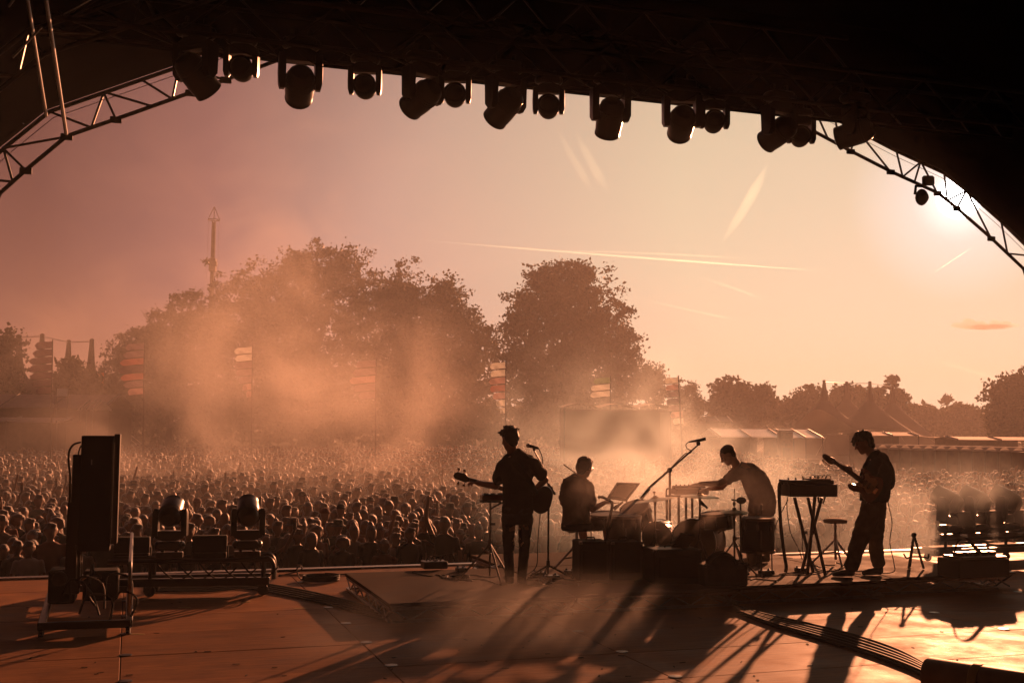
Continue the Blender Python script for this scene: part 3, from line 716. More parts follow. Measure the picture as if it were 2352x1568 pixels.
# scalloped canopy along the right
a, b = at(1990, 1041, 60), at(2420, 1062, 52); a.z = GZ; b.z = GZ; X = (b - a); l = X.length; X.normalize(); Y = Vector((-X.y, X.x, 0))
ca = thing('bar_canopy', 'long low bar canopy with a scalloped roof edge behind the crowd, right side', 'canopy', a)
zt = 2.45; nsc = 15
for k in range(nsc):
    m = MB(); u0 = l * k / nsc; w_ = l / nsc; vs_ = []
    for i in range(9):
        for j in (0, 1): vs_.append(a + X * (u0 + w_ * i / 8) + Y * (2.5 * j) + Vector((0, 0, zt + .22 * math.sin(PI * i / 8))))
    m.add(vs_, [(i * 2, i * 2 + 2, i * 2 + 3, i * 2 + 1) for i in range(8)])
    part('roof_bay', m, 'white_fabric', ca)
    part('post', MB().tube([a + X * u0, a + X * u0 + Vector((0, 0, zt))], .05, 6), 'dark_alu', ca)
part('fascia', MB().box(a + X * (l / 2) + Y * .02 + Vector((0, 0, zt - .35)), (l, .03, .7), X=X, Y=Y), 'cabin', ca)
part('counter', MB().box(a + X * (l / 2) + Y * .6 + Vector((0, 0, .55)), (l, .6, 1.1), X=X, Y=Y), 'cabin', ca)
part('back_wall', MB().box(a + X * (l / 2) + Y * 2.6 + Vector((0, 0, 1.2)), (l, .05, 2.3), X=X, Y=Y), 'cabin', ca)
# small hut with a chimney-like box between marquees
hp = at(1803, 978, 84); hp.z = GZ
hu = thing('ticket_hut', 'narrow upright hut standing between the two white marquees', 'hut', hp)
part('wall', MB().box((0, 0, 1.6), (.95, .9, 3.2), ch=.03), 'box_wood', hu, local=True); part('roof', MB().box((0, 0, 3.28), (1.15, 1.1, .14), ch=.03), 'stall_roof', hu, local=True)
part('door', MB().box((0, -.47, 1.05), (.6, .04, 2.0), ch=.01), 'cabin', hu, local=True)

# pit barrier in front of the crowd
bm_ = thing('crowd_barrier', 'x', 'barrier', (0, 0, 0))
bar = [('sheet', MB().box((0, 0, .55), (1.14, .012, 1.0)), 'barrier_metal'), ('top_rail', MB().tube([(-.6, 0, 1.1), (.6, 0, 1.1)], .03, 8), 'barrier_metal'), ('step', MB().box((0, .35, .06), (1.14, .7, .03)), 'barrier_metal'),
       ('strut', MB().tube([(-.5, -.02, 1.0), (-.5, -.75, .05)], .022, 6), 'barrier_metal'), ('strut', MB().tube([(.5, -.02, 1.0), (.5, -.75, .05)], .022, 6), 'barrier_metal')]
bch = [part(n_, m, c_, bm_, local=True) for n_, m, c_ in bar]
VB = 18.9
names_b = []
for k in range(17):
    u = -1.2 + 1.22 * k; M = Matrix.Translation(S(u, VB, GZ)) @ rotU
    if k == 0: o = bm_; chs = bch
    else:
        o = bm_.copy(); col.objects.link(o)
        for c in bch: q = c.copy(); col.objects.link(q); q.parent = o
    o.matrix_basis = M; WMAT[o.name] = M
    tag(o, 'steel crowd barrier section in the pit line below the stage front', 'barrier', 'pit barrier line')

# ------------------------------------------------------------------ crowd
def crowd_mesh(kind, arms, width=1.0, hgt=1.7):
    m = MB(); h = hgt; s = width
    for sx in (-1, 1): m.chain([((sx * .09, .0, .06), .06), ((sx * .09, 0, h * .28), .06), ((sx * .085, 0, h * .52), .09)])
    m.loft([((0, 0, h * .47), .15 * s, .11), ((0, 0, h * .55), .16 * s, .115), ((0, 0, h * .65), .15 * s, .10), ((0, 0, h * .74), .175 * s, .115), ((0, 0.01, h * .80), .17 * s, .10), ((0, .01, h * .835), .10, .07)], (1, 0, 0))
    m.cap((0, .01, h * .82), .055, (0, -.01, h * .88), .05)
    hc = Vector((0, -.015, h * .925)); m.ell(hc, (.080, .100, .120)); m.ell(hc + Vector((0, -.03, -.05)), (.062, .070, .072)); m.ell(hc + Vector((0, -.102, -.012)), (.017, .022, .03))
    if kind == 'long': m.ell(hc + Vector((0, .02, .02)), (.10, .105, .115)); m.loft([(hc + Vector((0, .05, .05)), .09, .06), (hc + Vector((0, .07, -.10)), .11, .06), (hc + Vector((0, .08, -.28)), .12, .045)], (1, 0, 0))
    elif kind == 'curly':
        for k in range(14): a = k * 2.4; m.ell(hc + Vector((.08 * math.cos(a), .03 + .07 * math.sin(a), .03 + .06 * math.sin(k * 1.3))), (.055, .055, .055), nu=8, nv=6)
    elif kind == 'bun': m.ell(hc + Vector((0, .02, .025)), (.086, .10, .11)); m.ell(hc + Vector((0, .05, .135)), (.05, .05, .045))
    elif kind == 'cap': m.ell(hc + Vector((0, .0, .035)), (.088, .105, .09)); m.loft([(hc + Vector((0, -.06, .05)), .075, .014), (hc + Vector((0, -.18, .035)), .05, .012)], (1, 0, 0))
    elif kind == 'hat': m.lathe([(.09, .03), (.088, .13), (.06, .15)], hc); m.lathe([(.155, .015), (.15, .035), (.08, .045)], hc)
    elif kind == 'bald': pass
    else:
        m.ell(hc + Vector((0, .014, .030)), (.090, .110, .108)); m.ell(hc + Vector((.03, -.05, .095)), (.05, .055, .034)); m.ell(hc + Vector((-.03, -.03, .11)), (.04, .05, .03)); m.ell(hc + Vector((0, .07, -.03)), (.08, .05, .07)); [m.ell(hc + Vector((sx * .078, .01, .01)), (.025, .05, .06)) for sx in (-1, 1)]
    sh = [Vector((sx * .19 * s, .01, h * .79)) for sx in (-1, 1)]
    def arm(i, el_, ha): m.chain([(sh[i], .055), (el_, .043), (ha, .034)]); m.cap(ha, .036, ha + (ha - el_).normalized() * .09, .028)
    for i, sx in enumerate((-1, 1)):
        k = arms[i]
        if k == 'd': arm(i, Vector((sx * .26 * s, .02, h * .62)), Vector((sx * .24, -.10, h * .50)))
        elif k == 'u': arm(i, Vector((sx * .30, -.06, h * .97)), Vector((sx * .25, -.12, h * 1.13)))
        elif k == 'c': arm(i, Vector((sx * .27, -.08, h * .66)), Vector((sx * .05, -.24, h * .75)))
        elif k == 'p':
            arm(i, Vector((sx * .27, -.16, h * .80)), Vector((sx * .14, -.22, h * .98))); m.box(Vector((sx * .13, -.24, h * 1.06)), (.09, .03, .16))
    me = sculpt(m, 'crowd_person', voxel=.020, smooth=3)
    for mm_ in ('skin_tan', 'hair_crowd', 'shirt_mixed', 'trouser_mixed'): me.materials.append(MAT[mm_])
    n = len(me.polygons); idx = np.zeros(n, dtype=np.int32)
    for p in me.polygons:
        c = p.center; z = c.z; d_ = Vector(c) - hc
        if z < h * .50 and abs(c.x) < .2: i = 3
        elif z < h * .835 and (abs(c.x) < .23 * s or z > h * .70) and c.y > -.17: i = 2
        elif z > h * .84 and abs(c.x) < .17 and (d_.z > .045 or c.y > hc.y + .0 or kind == 'curly' and d_.length > .112) and kind != 'bald' and z < h * 1.08 and abs(c.x) < .16: i = 1
        else: i = 0
        if kind in ('cap', 'hat') and z > hc.z + .025 and abs(c.x) < .17 and z < hc.z + .17: i = 2
        idx[p.index] = i
    me.polygons.foreach_set('material_index', idx); return me
def mixed(name, cols, rough=.9):
    m = mat(name, (.1, .1, .1), rough, spec=.2); m.node_tree.nodes['Principled BSDF'].inputs['Sheen Weight'].default_value = .25; t = m.node_tree; b = t.nodes['Principled BSDF']
    oi = t.nodes.new('ShaderNodeObjectInfo'); rp = t.nodes.new('ShaderNodeValToRGB'); rp.color_ramp.interpolation = 'CONSTANT'
    e = rp.color_ramp.elements
    while len(e) < len(cols): e.new(.5)
    for k, c in enumerate(cols): e[k].position = k / len(cols); e[k].color = (*c, 1)
    t.links.new(oi.outputs['Random'], rp.inputs['Fac']); t.links.new(rp.outputs['Color'], b.inputs['Base Color'])
mixed('shirt_mixed', [(.02, .02, .02), (.03, .03, .04), (.3, .27, .24), (.05, .05, .06), (.14, .05, .04), (.02, .02, .02), (.09, .08, .07), (.45, .42, .38), (.04, .06, .05), (.10, .07, .10)])
mixed('trouser_mixed', [(.02, .02, .03), (.03, .03, .05), (.05, .045, .04), (.02, .02, .02)])
PAL = {'black': (.015, .015, .015), 'grey': (.11, .10, .095), 'pale': (.42, .38, .34), 'rust': (.17, .06, .04), 'dark green': (.035, .05, .04)}
for k, c in PAL.items(): mat('shirt_' + k, c, .9, spec=.2, var=.12).node_tree.nodes['Principled BSDF'].inputs['Sheen Weight'].default_value = .25
VAR = [('short', 'dd', 1.0, 1.74, 'short hair'), ('long', 'dd', .92, 1.64, 'long hair'), ('curly', 'dd', .95, 1.66, 'curly hair'), ('cap', 'dd', 1.05, 1.76, 'peaked cap'), ('bald', 'dd', 1.08, 1.75, 'bald head'),
       ('bun', 'dc', .9, 1.63, 'bun of hair'), ('hat', 'cd', 1.0, 1.72, 'bucket hat'), ('short', 'ud', 1.0, 1.76, 'short hair and raised arm'), ('long', 'cc', .92, 1.62, 'long hair and clasped hands'), ('short', 'cc', 1.08, 1.80, 'short hair and clasped hands'), ('long', 'uu', .92, 1.64, 'long hair and raised arms'), ('short', 'pd', 1.0, 1.72, 'short hair and lifted phone')]
WGT = np.array([24, 22, 10, 6, 2.5, 8, 5, 1.8, 8, 11, .6, 1.6]); WGT /= WGT.sum()
CM = [crowd_mesh(v[0], v[1], v[2], v[3]) for v in VAR]
pts = []
row = 0; v = VB + .42
half = math.tan(R(24.4)) * 1.12
while v < 100:
    step = .45 + .0035 * max(0, v - 20); dens = .47 + .003 * max(0, v - 25)
    uu = -46.0
    while uu < 80:
        p = S(uu + random.uniform(-.2, .2) + (row % 2) * dens * .5, v + random.uniform(-.2, .2), GZ)
        if abs(p.x) < half * p.y + 1.5 and p.y > 12 and not (abs(p.x - mt_.x) < w2 + .4 and abs(p.y - mt_.y) < 2.8) and uv(p)[1] < 92 and random.random() < .66 + .7 * (.5 + noise.noise(Vector((p.x * .35, p.y * .35, 3)))) and not (p.x > 16 and p.y > 49):
            pts.append((p, row))
        uu += dens * random.uniform(.9, 1.15)
    v += step; row += 1
def proj(p):
    q = CR.transposed() @ (p - CAM); return IW / 2 + FP * q.x / -q.z, IH / 2 - FP * q.y / -q.z
inview = []; rest = []
for p, rw in pts:
    x, y = proj(p + Vector((0, 0, 1.6))); 
    (inview if -5 < x < IW + 5 and len(inview) < 300 else rest).append((p, rw, x))
def zone(x):
    for lim, t in ((165, 'left of black column'), (275, 'behind black column'), (430, 'behind inner trolley light'), (630, 'behind outer trolley light'), (830, 'right of left trolley'), (1030, 'above empty riser corner'),
                   (1140, 'beside bass headstock'), (1270, 'behind bassist'), (1420, 'behind drummer'), (1600, 'behind far keyboard'), (1790, 'behind keyboard player'), (1930, 'behind synthesizer stand'), (2060, 'behind right guitarist'), (2230, 'behind first right light')):
        if x < lim: return t
    return 'behind outer right lights'
RN = ['first', 'second', 'third', 'fourth', 'fifth', 'sixth', 'seventh', 'eighth', 'ninth', 'tenth', 'eleventh', 'twelfth', 'thirteenth', 'fourteenth']
src = {}; used = set()
for p, rw, x in inview:
    for _try in range(40):
        k = int(rng.choice(len(VAR), p=WGT)); cn = random.choices(list(PAL), [5, 2.5, 1.6, 1.5, 1.5])[0]
        lab = '%s topped person, %s, %s row, %s' % (cn, VAR[k][4], RN[min(rw, 13)], zone(x))
        if lab not in used: break
    used.add(lab); o = bpy.data.objects.new('person', CM[k]); col.objects.link(o)
    s_ = random.uniform(.90, 1.09); o.matrix_basis = Matrix.Translation(p) @ Matrix.Rotation(YAW + random.gauss(0, .38) + .15, 4, 'Z') @ Matrix.Diagonal((s_, s_, s_ * random.uniform(.96, 1.03), 1))
    o.material_slots[2].link = 'OBJECT'; o.material_slots[2].material = MAT['shirt_' + cn]
    tag(o, lab, 'person', 'audience in the front rows'); src.setdefault(k, o)
for k in range(len(VAR)):
    if k not in src: src[k] = inview and [o for o in col.objects if o.name.startswith('person')][k]
me = bpy.data.meshes.new('crowd'); me.from_pydata([(p.x, p.y, p.z + (.72 if random.random() < .0006 else 0)) for p, _, _ in rest], [], [])
n = len(rest)
at_ = me.attributes.new('turn', 'FLOAT', 'POINT'); at_.data.foreach_set('value', (YAW + .15 + rng.normal(0, .4, n)).astype(np.float32))
at_ = me.attributes.new('size', 'FLOAT', 'POINT'); at_.data.foreach_set('value', rng.uniform(.90, 1.10, n).astype(np.float32))
at_ = me.attributes.new('who', 'INT', 'POINT'); at_.data.foreach_set('value', rng.choice(len(VAR), size=n, p=WGT).astype(np.int32))
crowd = link('crowd', me, None); tag(crowd, 'dense festival crowd stretching back to the trees beyond the front rows', 'crowd', kind='stuff')
ng = bpy.data.node_groups.new('crowd_scatter', 'GeometryNodeTree')
ng.interface.new_socket('Geometry', in_out='INPUT', socket_type='NodeSocketGeometry'); ng.interface.new_socket('Geometry', in_out='OUTPUT', socket_type='NodeSocketGeometry')
gi = ng.nodes.new('NodeGroupInput'); go = ng.nodes.new('NodeGroupOutput'); ip = ng.nodes.new('GeometryNodeInstanceOnPoints'); jn = ng.nodes.new('GeometryNodeJoinGeometry')
for k in reversed(range(len(VAR))):
    oi = ng.nodes.new('GeometryNodeObjectInfo'); oi.inputs['Object'].default_value = src[k]; oi.transform_space = 'ORIGINAL'; oi.inputs['As Instance'].default_value = False
    gti = ng.nodes.new('GeometryNodeGeometryToInstance'); ng.links.new(oi.outputs['Geometry'], gti.inputs[0]); ng.links.new(gti.outputs[0], jn.inputs[0])
def na(nm, ty):
    q = ng.nodes.new('GeometryNodeInputNamedAttribute'); q.data_type = ty; q.inputs['Name'].default_value = nm; return q.outputs['Attribute']
cx_ = ng.nodes.new('ShaderNodeCombineXYZ'); ng.links.new(na('turn', 'FLOAT'), cx_.inputs['Z'])
ng.links.new(gi.outputs[0], ip.inputs['Points']); ng.links.new(jn.outputs[0], ip.inputs['Instance']); ip.inputs['Pick Instance'].default_value = True
ng.links.new(na('who', 'INT'), ip.inputs['Instance Index']); ng.links.new(cx_.outputs[0], ip.inputs['Rotation']); ng.links.new(na('size', 'FLOAT'), ip.inputs['Scale'])
ng.links.new(ip.outputs[0], go.inputs[0]); crowd.modifiers.new('scatter', 'NODES').node_group = ng
# ================================================================== LIGHTS, GEAR AND BAND
UP3 = Vector((0, 0, 1))
def moving_head(label, M, big=True, aim=(0, -.3, .9), scale=1.0, group=None, turn=1.0):
    """local frame: base on the xy plane, z away from the mounting; pan about z, tilt of the lamp head about x"""
    s = scale * (1.02 if big else .80)
    l_ = M.to_3x3().inverted() @ (CR @ Vector((aim[0], aim[1], -aim[2]))); l_.normalize()
    pan = math.atan2(l_.x, -l_.y); tilt = math.acos(max(-1, min(1, l_.z)))
    if abs(pan) > PI / 2: pan -= math.copysign(PI, pan); tilt = -tilt
    pan_y = pan * turn
    t = thing('moving_light', label, 'stage light', group=group, M=M @ Matrix.Diagonal((s, s, s, 1)))
    b = MB().box((0, 0, .075), (.34, .26, .13), ch=.03)
    for sx in (-1, 1): b.ell((sx * .175, 0, .08), (.05, .12, .065))
    base = part('base', b, 'black_plastic', t, local=True)
    for sx in (-1, 1): part('clamp', MB().box((sx * .1, 0, -.04), (.05, .06, .10), ch=.01), 'black_metal', base, local=True)
    RP = Matrix.Rotation(pan_y, 3, 'Z')
    y = MB()
    y.hull([RP @ Vector(p) for p in ((-.20, -.07, .19), (.20, -.07, .19), (-.20, .07, .19), (.20, .07, .19), (-.245, -.085, .26), (.245, -.085, .26), (-.245, .085, .26), (.245, .085, .26), (-.1, -.09, .15), (.1, -.09, .15), (-.1, .09, .15), (.1, .09, .15), (-.15, -.06, .295), (.15, -.06, .295), (-.15, .06, .295), (.15, .06, .295))])
    part('yoke', y, 'black_plastic', t, local=True)
    for sx in (-1, 1):
        a = MB(); a.hull([RP @ Vector((sx * x, yy, z)) for x, yy, z in ((.165, -.10, .22), (.25, -.10, .22), (.165, .10, .22), (.25, .10, .22), (.168, -.08, .57), (.25, -.085, .56), (.168, .08, .57), (.25, .085, .56), (.18, -.04, .62), (.235, -.04, .62), (.18, .04, .62), (.235, .04, .62), (.258, -.05, .42), (.258, .05, .42))])
        part('yoke_arm', a, 'black_plastic', t, local=True)
    HM = Matrix.Rotation(pan, 3, 'Z') @ Matrix.Rotation(tilt, 3, 'X'); piv = Vector((0, 0, .555 if big else .50)); ax = HM @ Vector((0, 0, 1))
    if big: prof = [(.02, -.235), (.10, -.225), (.145, -.18), (.165, -.10), (.170, .0), (.170, .10), (.165, .17), (.160, .22), (.164, .24), (.164, .265), (.135, .275), (.01, .278)]
    else: prof = [(.02, -.165), (.09, -.155), (.135, -.11), (.166, -.04), (.172, .03), (.162, .10), (.145, .15), (.12, .165), (.01, .17)]
    h = part('lamp_head', MB().lathe(prof, piv, ax, 22), 'black_plastic', t, local=True)
    zl = prof[-1][1]; part('lens', MB().ell(piv + ax * (zl - .01), (.115, .115, .03), M=Matrix(frame(ax)).transposed(), nu=16, nv=7), 'lens', h, local=True)
    for k in range(3): part('cooling_fin', MB().lathe([(.10, -.004), (.174 if big else .175, -.004), (.174 if big else .175, .004), (.10, .004)], piv - ax * (.03 + .035 * k), ax, 22), 'black_metal', h, local=True)
    part('pivot_cap', MB().lathe([(.05, -.235), (.055, -.225), (.055, .225), (.05, .235)], piv, RP @ Vector((1, 0, 0)), 14), 'black_metal', h, local=True)
    return t
hang = Matrix.Rotation(PI, 4, 'X')
def hung(px, big, aim, label, v=TV - .12, dz=0.0, scale=1.0):
    p = onv(px, 200, v); pos = S(uv(p)[0], v, TZ + (.20 if big else .075) + dz)
    return moving_head(label, Matrix.Translation(pos) @ rotU @ hang, big, aim, scale, 'moving lights hung in a row from the lighting truss', .8)
SM = (0, -.22, .95)
hung(447, True, (.42, -.62, .55), 'large hung moving light at the far left end of the row, sunlit lens')
hung(553, False, SM, 'small hung moving light beside the leftmost large one', dz=.07)
hung(689, True, (-.22, -.42, .85), 'large hung moving light, second large one from the left')
hung(838, False, SM, 'small hung moving light alone, above the ragged tree', dz=.01)
hung(972, True, (-.62, -.36, .62), 'large hung moving light swung sideways, third large one from the left')
hung(1045, False, SM, 'small hung moving light close to the first sideways large one', dz=.02)
hung(1162, True, (-.5, -.5, .62), 'large hung moving light swung sideways above the rounded tree, left side')
hung(1260, False, (.05, -.35, .9), 'small hung moving light above the rounded tree')
hung(1402, True, (-.1, -.72, .62), 'large hung moving light pointing down, above the fading contrails')
hung(1566, True, (0, -.42, .9), 'large hung moving light paired with a small one, right of centre', dz=.02)
hung(1640, False, (0, -.35, .9), 'small hung moving light paired with a large one, right of centre', dz=.03)
hung(1790, True, (-.5, -.36, .72), 'large hung moving light before the right end of the truss', dz=.02)
hung(1838, False, SM, 'small hung moving light half hidden at the right end of the truss', v=TV + .2, dz=.04)
hung(1965, True, (-.82, -.22, .5), 'large hung moving light lying flat in the dark beyond the truss end', dz=.12)
# small lamp on the arch
lp = onv(2117, 453, VA - .15)
al = thing('arch_lamp', 'small round lamp clamped to the arch just below the sun', 'stage light', lp)
part('housing', MB().ell(lp, (.11, .13, .15)).lathe([(.10, 0), (.115, .02), (.115, .06), (.09, .07)], lp, (-.2, -.9, -.3), 14), 'black_plastic', al)
part('bracket', MB().tube([lp + Vector((-.12, 0, .05)), lp + Vector((-.10, 0, .2)), onv(2120, 428, VA - .1)], .025, 6), 'black_metal', al)
part('clamp', MB().box(onv(2132, 415, VA - .06), (.22, .08, .18), ch=.03), 'black_metal', al)

# ------------------------------------------------------------------ figures
def hand(m, wrist, fwd, nrm, curl=.5, size=1.0, spread=.10, thumb=1):
    """palm and five bent fingers growing from the wrist"""
    fwd = Vector(fwd).normalized(); nrm = Vector(nrm); nrm = (nrm - fwd * nrm.dot(fwd)).normalized(); sd = nrm.cross(fwd); w = Vector(wrist)
    for k in range(4):
        o = (k - 1.5) * .021 * size; m.cap(w + fwd * .01 + sd * o * .6, .016 * size, w + fwd * .085 * size + sd * o, .0135 * size, 8)
        L_ = (.074, .084, .078, .060)[k] * size; p = w + fwd * .088 * size + sd * o; d = (fwd + sd * (k - 1.5) * spread).normalized()
        for j, f in enumerate((.45, .32, .26)):
            ang = curl * (.5 + .5 * j); d = (d * math.cos(ang) - nrm * math.sin(ang)).normalized(); q = p + d * L_ * f
            m.cap(p, (.0105 - .0012 * j) * size, q, (.0098 - .0012 * j) * size, 8); p = q
    t0 = w + fwd * .025 * size + sd * (-.028 * thumb) * size; d = (fwd * .6 - sd * .7 * thumb - nrm * .25).normalized(); t1 = t0 + d * .045 * size; t2 = t1 + (d * .6 + fwd * .5 - nrm * .4).normalized() * .035 * size
    m.cap(t0, .015 * size, t1, .012 * size, 8); m.cap(t1, .012 * size, t2, .0095 * size, 8)

def head_shape(m, c, f, up, s=1.0, neck=None):
    """skull, jaw, nose, brow, lips and ears; f: looking direction"""
    f = Vector(f).normalized(); up = Vector(up); up = (up - f * up.dot(f)).normalized(); x = f.cross(up); M = Matrix((x, f, up)).transposed(); c = Vector(c)
    P = lambda a, b, e: c + M @ Vector((a, b, e)) * s
    m.ell(P(0, -.005, .025), (.075 * s, .096 * s, .092 * s), M); m.ell(P(0, .022, -.045), (.060 * s, .070 * s, .068 * s), M); m.ell(P(0, .055, -.088), (.033 * s, .032 * s, .026 * s), M)
    m.cap(P(0, .088, .012), .010 * s, P(0, .109, -.024), .016 * s, 8); m.ell(P(0, .078, .032), (.055 * s, .018 * s, .012 * s), M); m.ell(P(0, .080, -.060), (.025 * s, .014 * s, .012 * s), M)
    for sx in (-1, 1): m.ell(P(sx * .077, -.012, -.008), (.012 * s, .022 * s, .032 * s), M); m.ell(P(sx * .042, .068, -.02), (.022 * s, .018 * s, .018 * s), M)
    if neck is not None: m.cap(P(0, -.02, -.06), .055 * s, Vector(neck), .062 * s)
    return P, M
def eyes(parent, P, s=1.0):
    for sx in (-1, 1): part('eye', MB().ell(P(sx * .032, .083, .010), (.012, .009, .008)), 'shoe', parent)

# --- bassist, back to the camera
z7 = Z(860, 1030, 3.136); D1 = 12.88
def B(x, y, dd=0.0): return at(*z7(x, y), D1 + dd)
k7 = 1 / (FP / D1 * 1.0884 * 3.136)                           # metres per zoom pixel
base = B(1345, 1375); base.z = RZ
side = UX * .97 + Vector((.1, 0, 0)); side.normalize()
def bassist():
    m = MB()
    P, M = head_shape(m, B(1298, 212), Vector((-.45, .80, -.28)), UP3, 1.06, B(1318, 325, .02))
    sl, sr = B(1240, 428, .02), B(1488, 412, -.02); el_, wl = B(1190, 578, .08), B(1048, 556, .30); er, wr = B(1575, 530, .10), B(1500, 600, .28)
    m.loft([(B(1355, 800), .165, .115), (B(1360, 700), .150, .105), (B(1360, 560), .155, .11), (B(1355, 440), .175, .115), (B(1350, 370), .185, .10), (B(1330, 325), .09, .075)], side)
    for s_, e_, w_ in ((sl, el_, wl), (sr, er, wr)): m.chain([(s_, .062), (s_.lerp(e_, .5), .054), (e_, .044), (e_.lerp(w_, .35), .043), (w_, .030)])
    hand(m, wl, (wl - el_), Vector((0, .2, 1)), .75, 1.0, thumb=-1); hand(m, wr, (wr - er), Vector((0, 1, .3)), .6)
    for x0, x1, x2, x3 in ((1295, 1296, 1300, 1303), (1418, 1408, 1395, 1385)):
        m.chain([(B(x0, 830), .085), (B(x0, 900), .078), (B(x1, 1080, .03), .054), (B(x2, 1300), .042)])
    loc = base; m.v = [p - loc for p in m.v]
    o = link('person', sculpt(m, 'person', .0085, 5), 'skin', None, Matrix.Translation(loc))
    tag(o, 'bassist standing with back turned in dark tee shirt and trousers, playing bass guitar', 'person', 'the band')
    eyes(o, P)
    # tee shirt with short sleeves
    t = MB()
    t.loft([(B(1360, 790), .182, .130), (B(1362, 740), .176, .128), (B(1362, 640), .172, .125), (B(1360, 540), .178, .128), (B(1356, 440), .196, .130), (B(1352, 375), .205, .118), (B(1335, 322), .10, .085), (B(1325, 305), .075, .07)], side)
    for s_, e_ in ((sl, el_), (sr, er)): t.chain([(s_.lerp(e_, -.02), .080), (s_.lerp(e_, .30), .078), (s_.lerp(e_, .60), .082)]); t.cap(B(1328, 345), .075, s_, .076)
    spart('tee_shirt', t, 'tee_black', o, voxel=.011, smooth=4, disp=.034, dsize=.10)
    q = MB()
    q.loft([(B(1358, 870), .175, .13), (B(1358, 800), .178, .132), (B(1360, 735), .168, .125)], side)
    for xs_ in ((1292, 1290, 1290, 1294, 1298), (1422, 1418, 1410, 1402, 1394)):
        q.chain([(B(xs_[0], 850), .094), (B(xs_[1], 950, .01), .078), (B(xs_[2], 1090, .03), .063), (B(xs_[3], 1230), .060), (B(xs_[4], 1315), .060)])
    spart('trousers', q, 'denim', o, voxel=.010, smooth=4, disp=.022, dsize=.08)
    for x, dx in ((1305, -12), (1387, 10)):
        f = MB(); a = B(x, 1330, -.02); a.z = RZ + .05; b = a + Vector((dx * .004, .19, -.012)); f.chain([(a, .046), (a.lerp(b, .6), .046), (b, .036)]); f.v = [Vector((p.x, p.y, max(p.z, RZ + .004))) for p in f.v]
        spart('shoe', f, 'shoe', o, voxel=.010, smooth=3)
    h = MB(); hp_ = [((0, -.02, .06), (.090, .100, .080)), ((0, -.055, .01), (.088, .065, .085)), ((.015, .04, .088), (.065, .055, .036)), ((-.03, .035, .086), (.06, .055, .036)), ((0, -.07, -.05), (.06, .035, .05))]
    for a, r in hp_: h.ell(P(*a), [q * 1.06 for q in r], M)
    rr = random.Random(4)
    for k in range(60):
        an = rr.uniform(0, 2 * PI); tl = rr.uniform(.05, 1.3); d = Vector((math.sin(tl) * math.cos(an), math.sin(tl) * math.sin(an) * 1.1, math.cos(tl)))
        if d.y > .75: continue
        b = Vector((d.x * .088, d.y * .10 - .01, d.z * .10 + .035)); e = b * (1.08 + rr.uniform(0, .12)) + Vector((rr.uniform(-.02, .02), rr.uniform(-.02, .03), 0)); h.cap(P(*b), .020, P(*e), .006, 6)
    spart('hair', h, 'hair_dark', o, voxel=.007, smooth=1, disp=.01, dsize=.03)
    st = smooth_path([B(1275, 340, .15), B(1290, 322, .02), B(1330, 390, -.115), B(1400, 470, -.135), B(1470, 560, -.125), B(1500, 620, .0), B(1510, 650, .12)], 5)
    return o, st
bas, strap_pts = bassist()

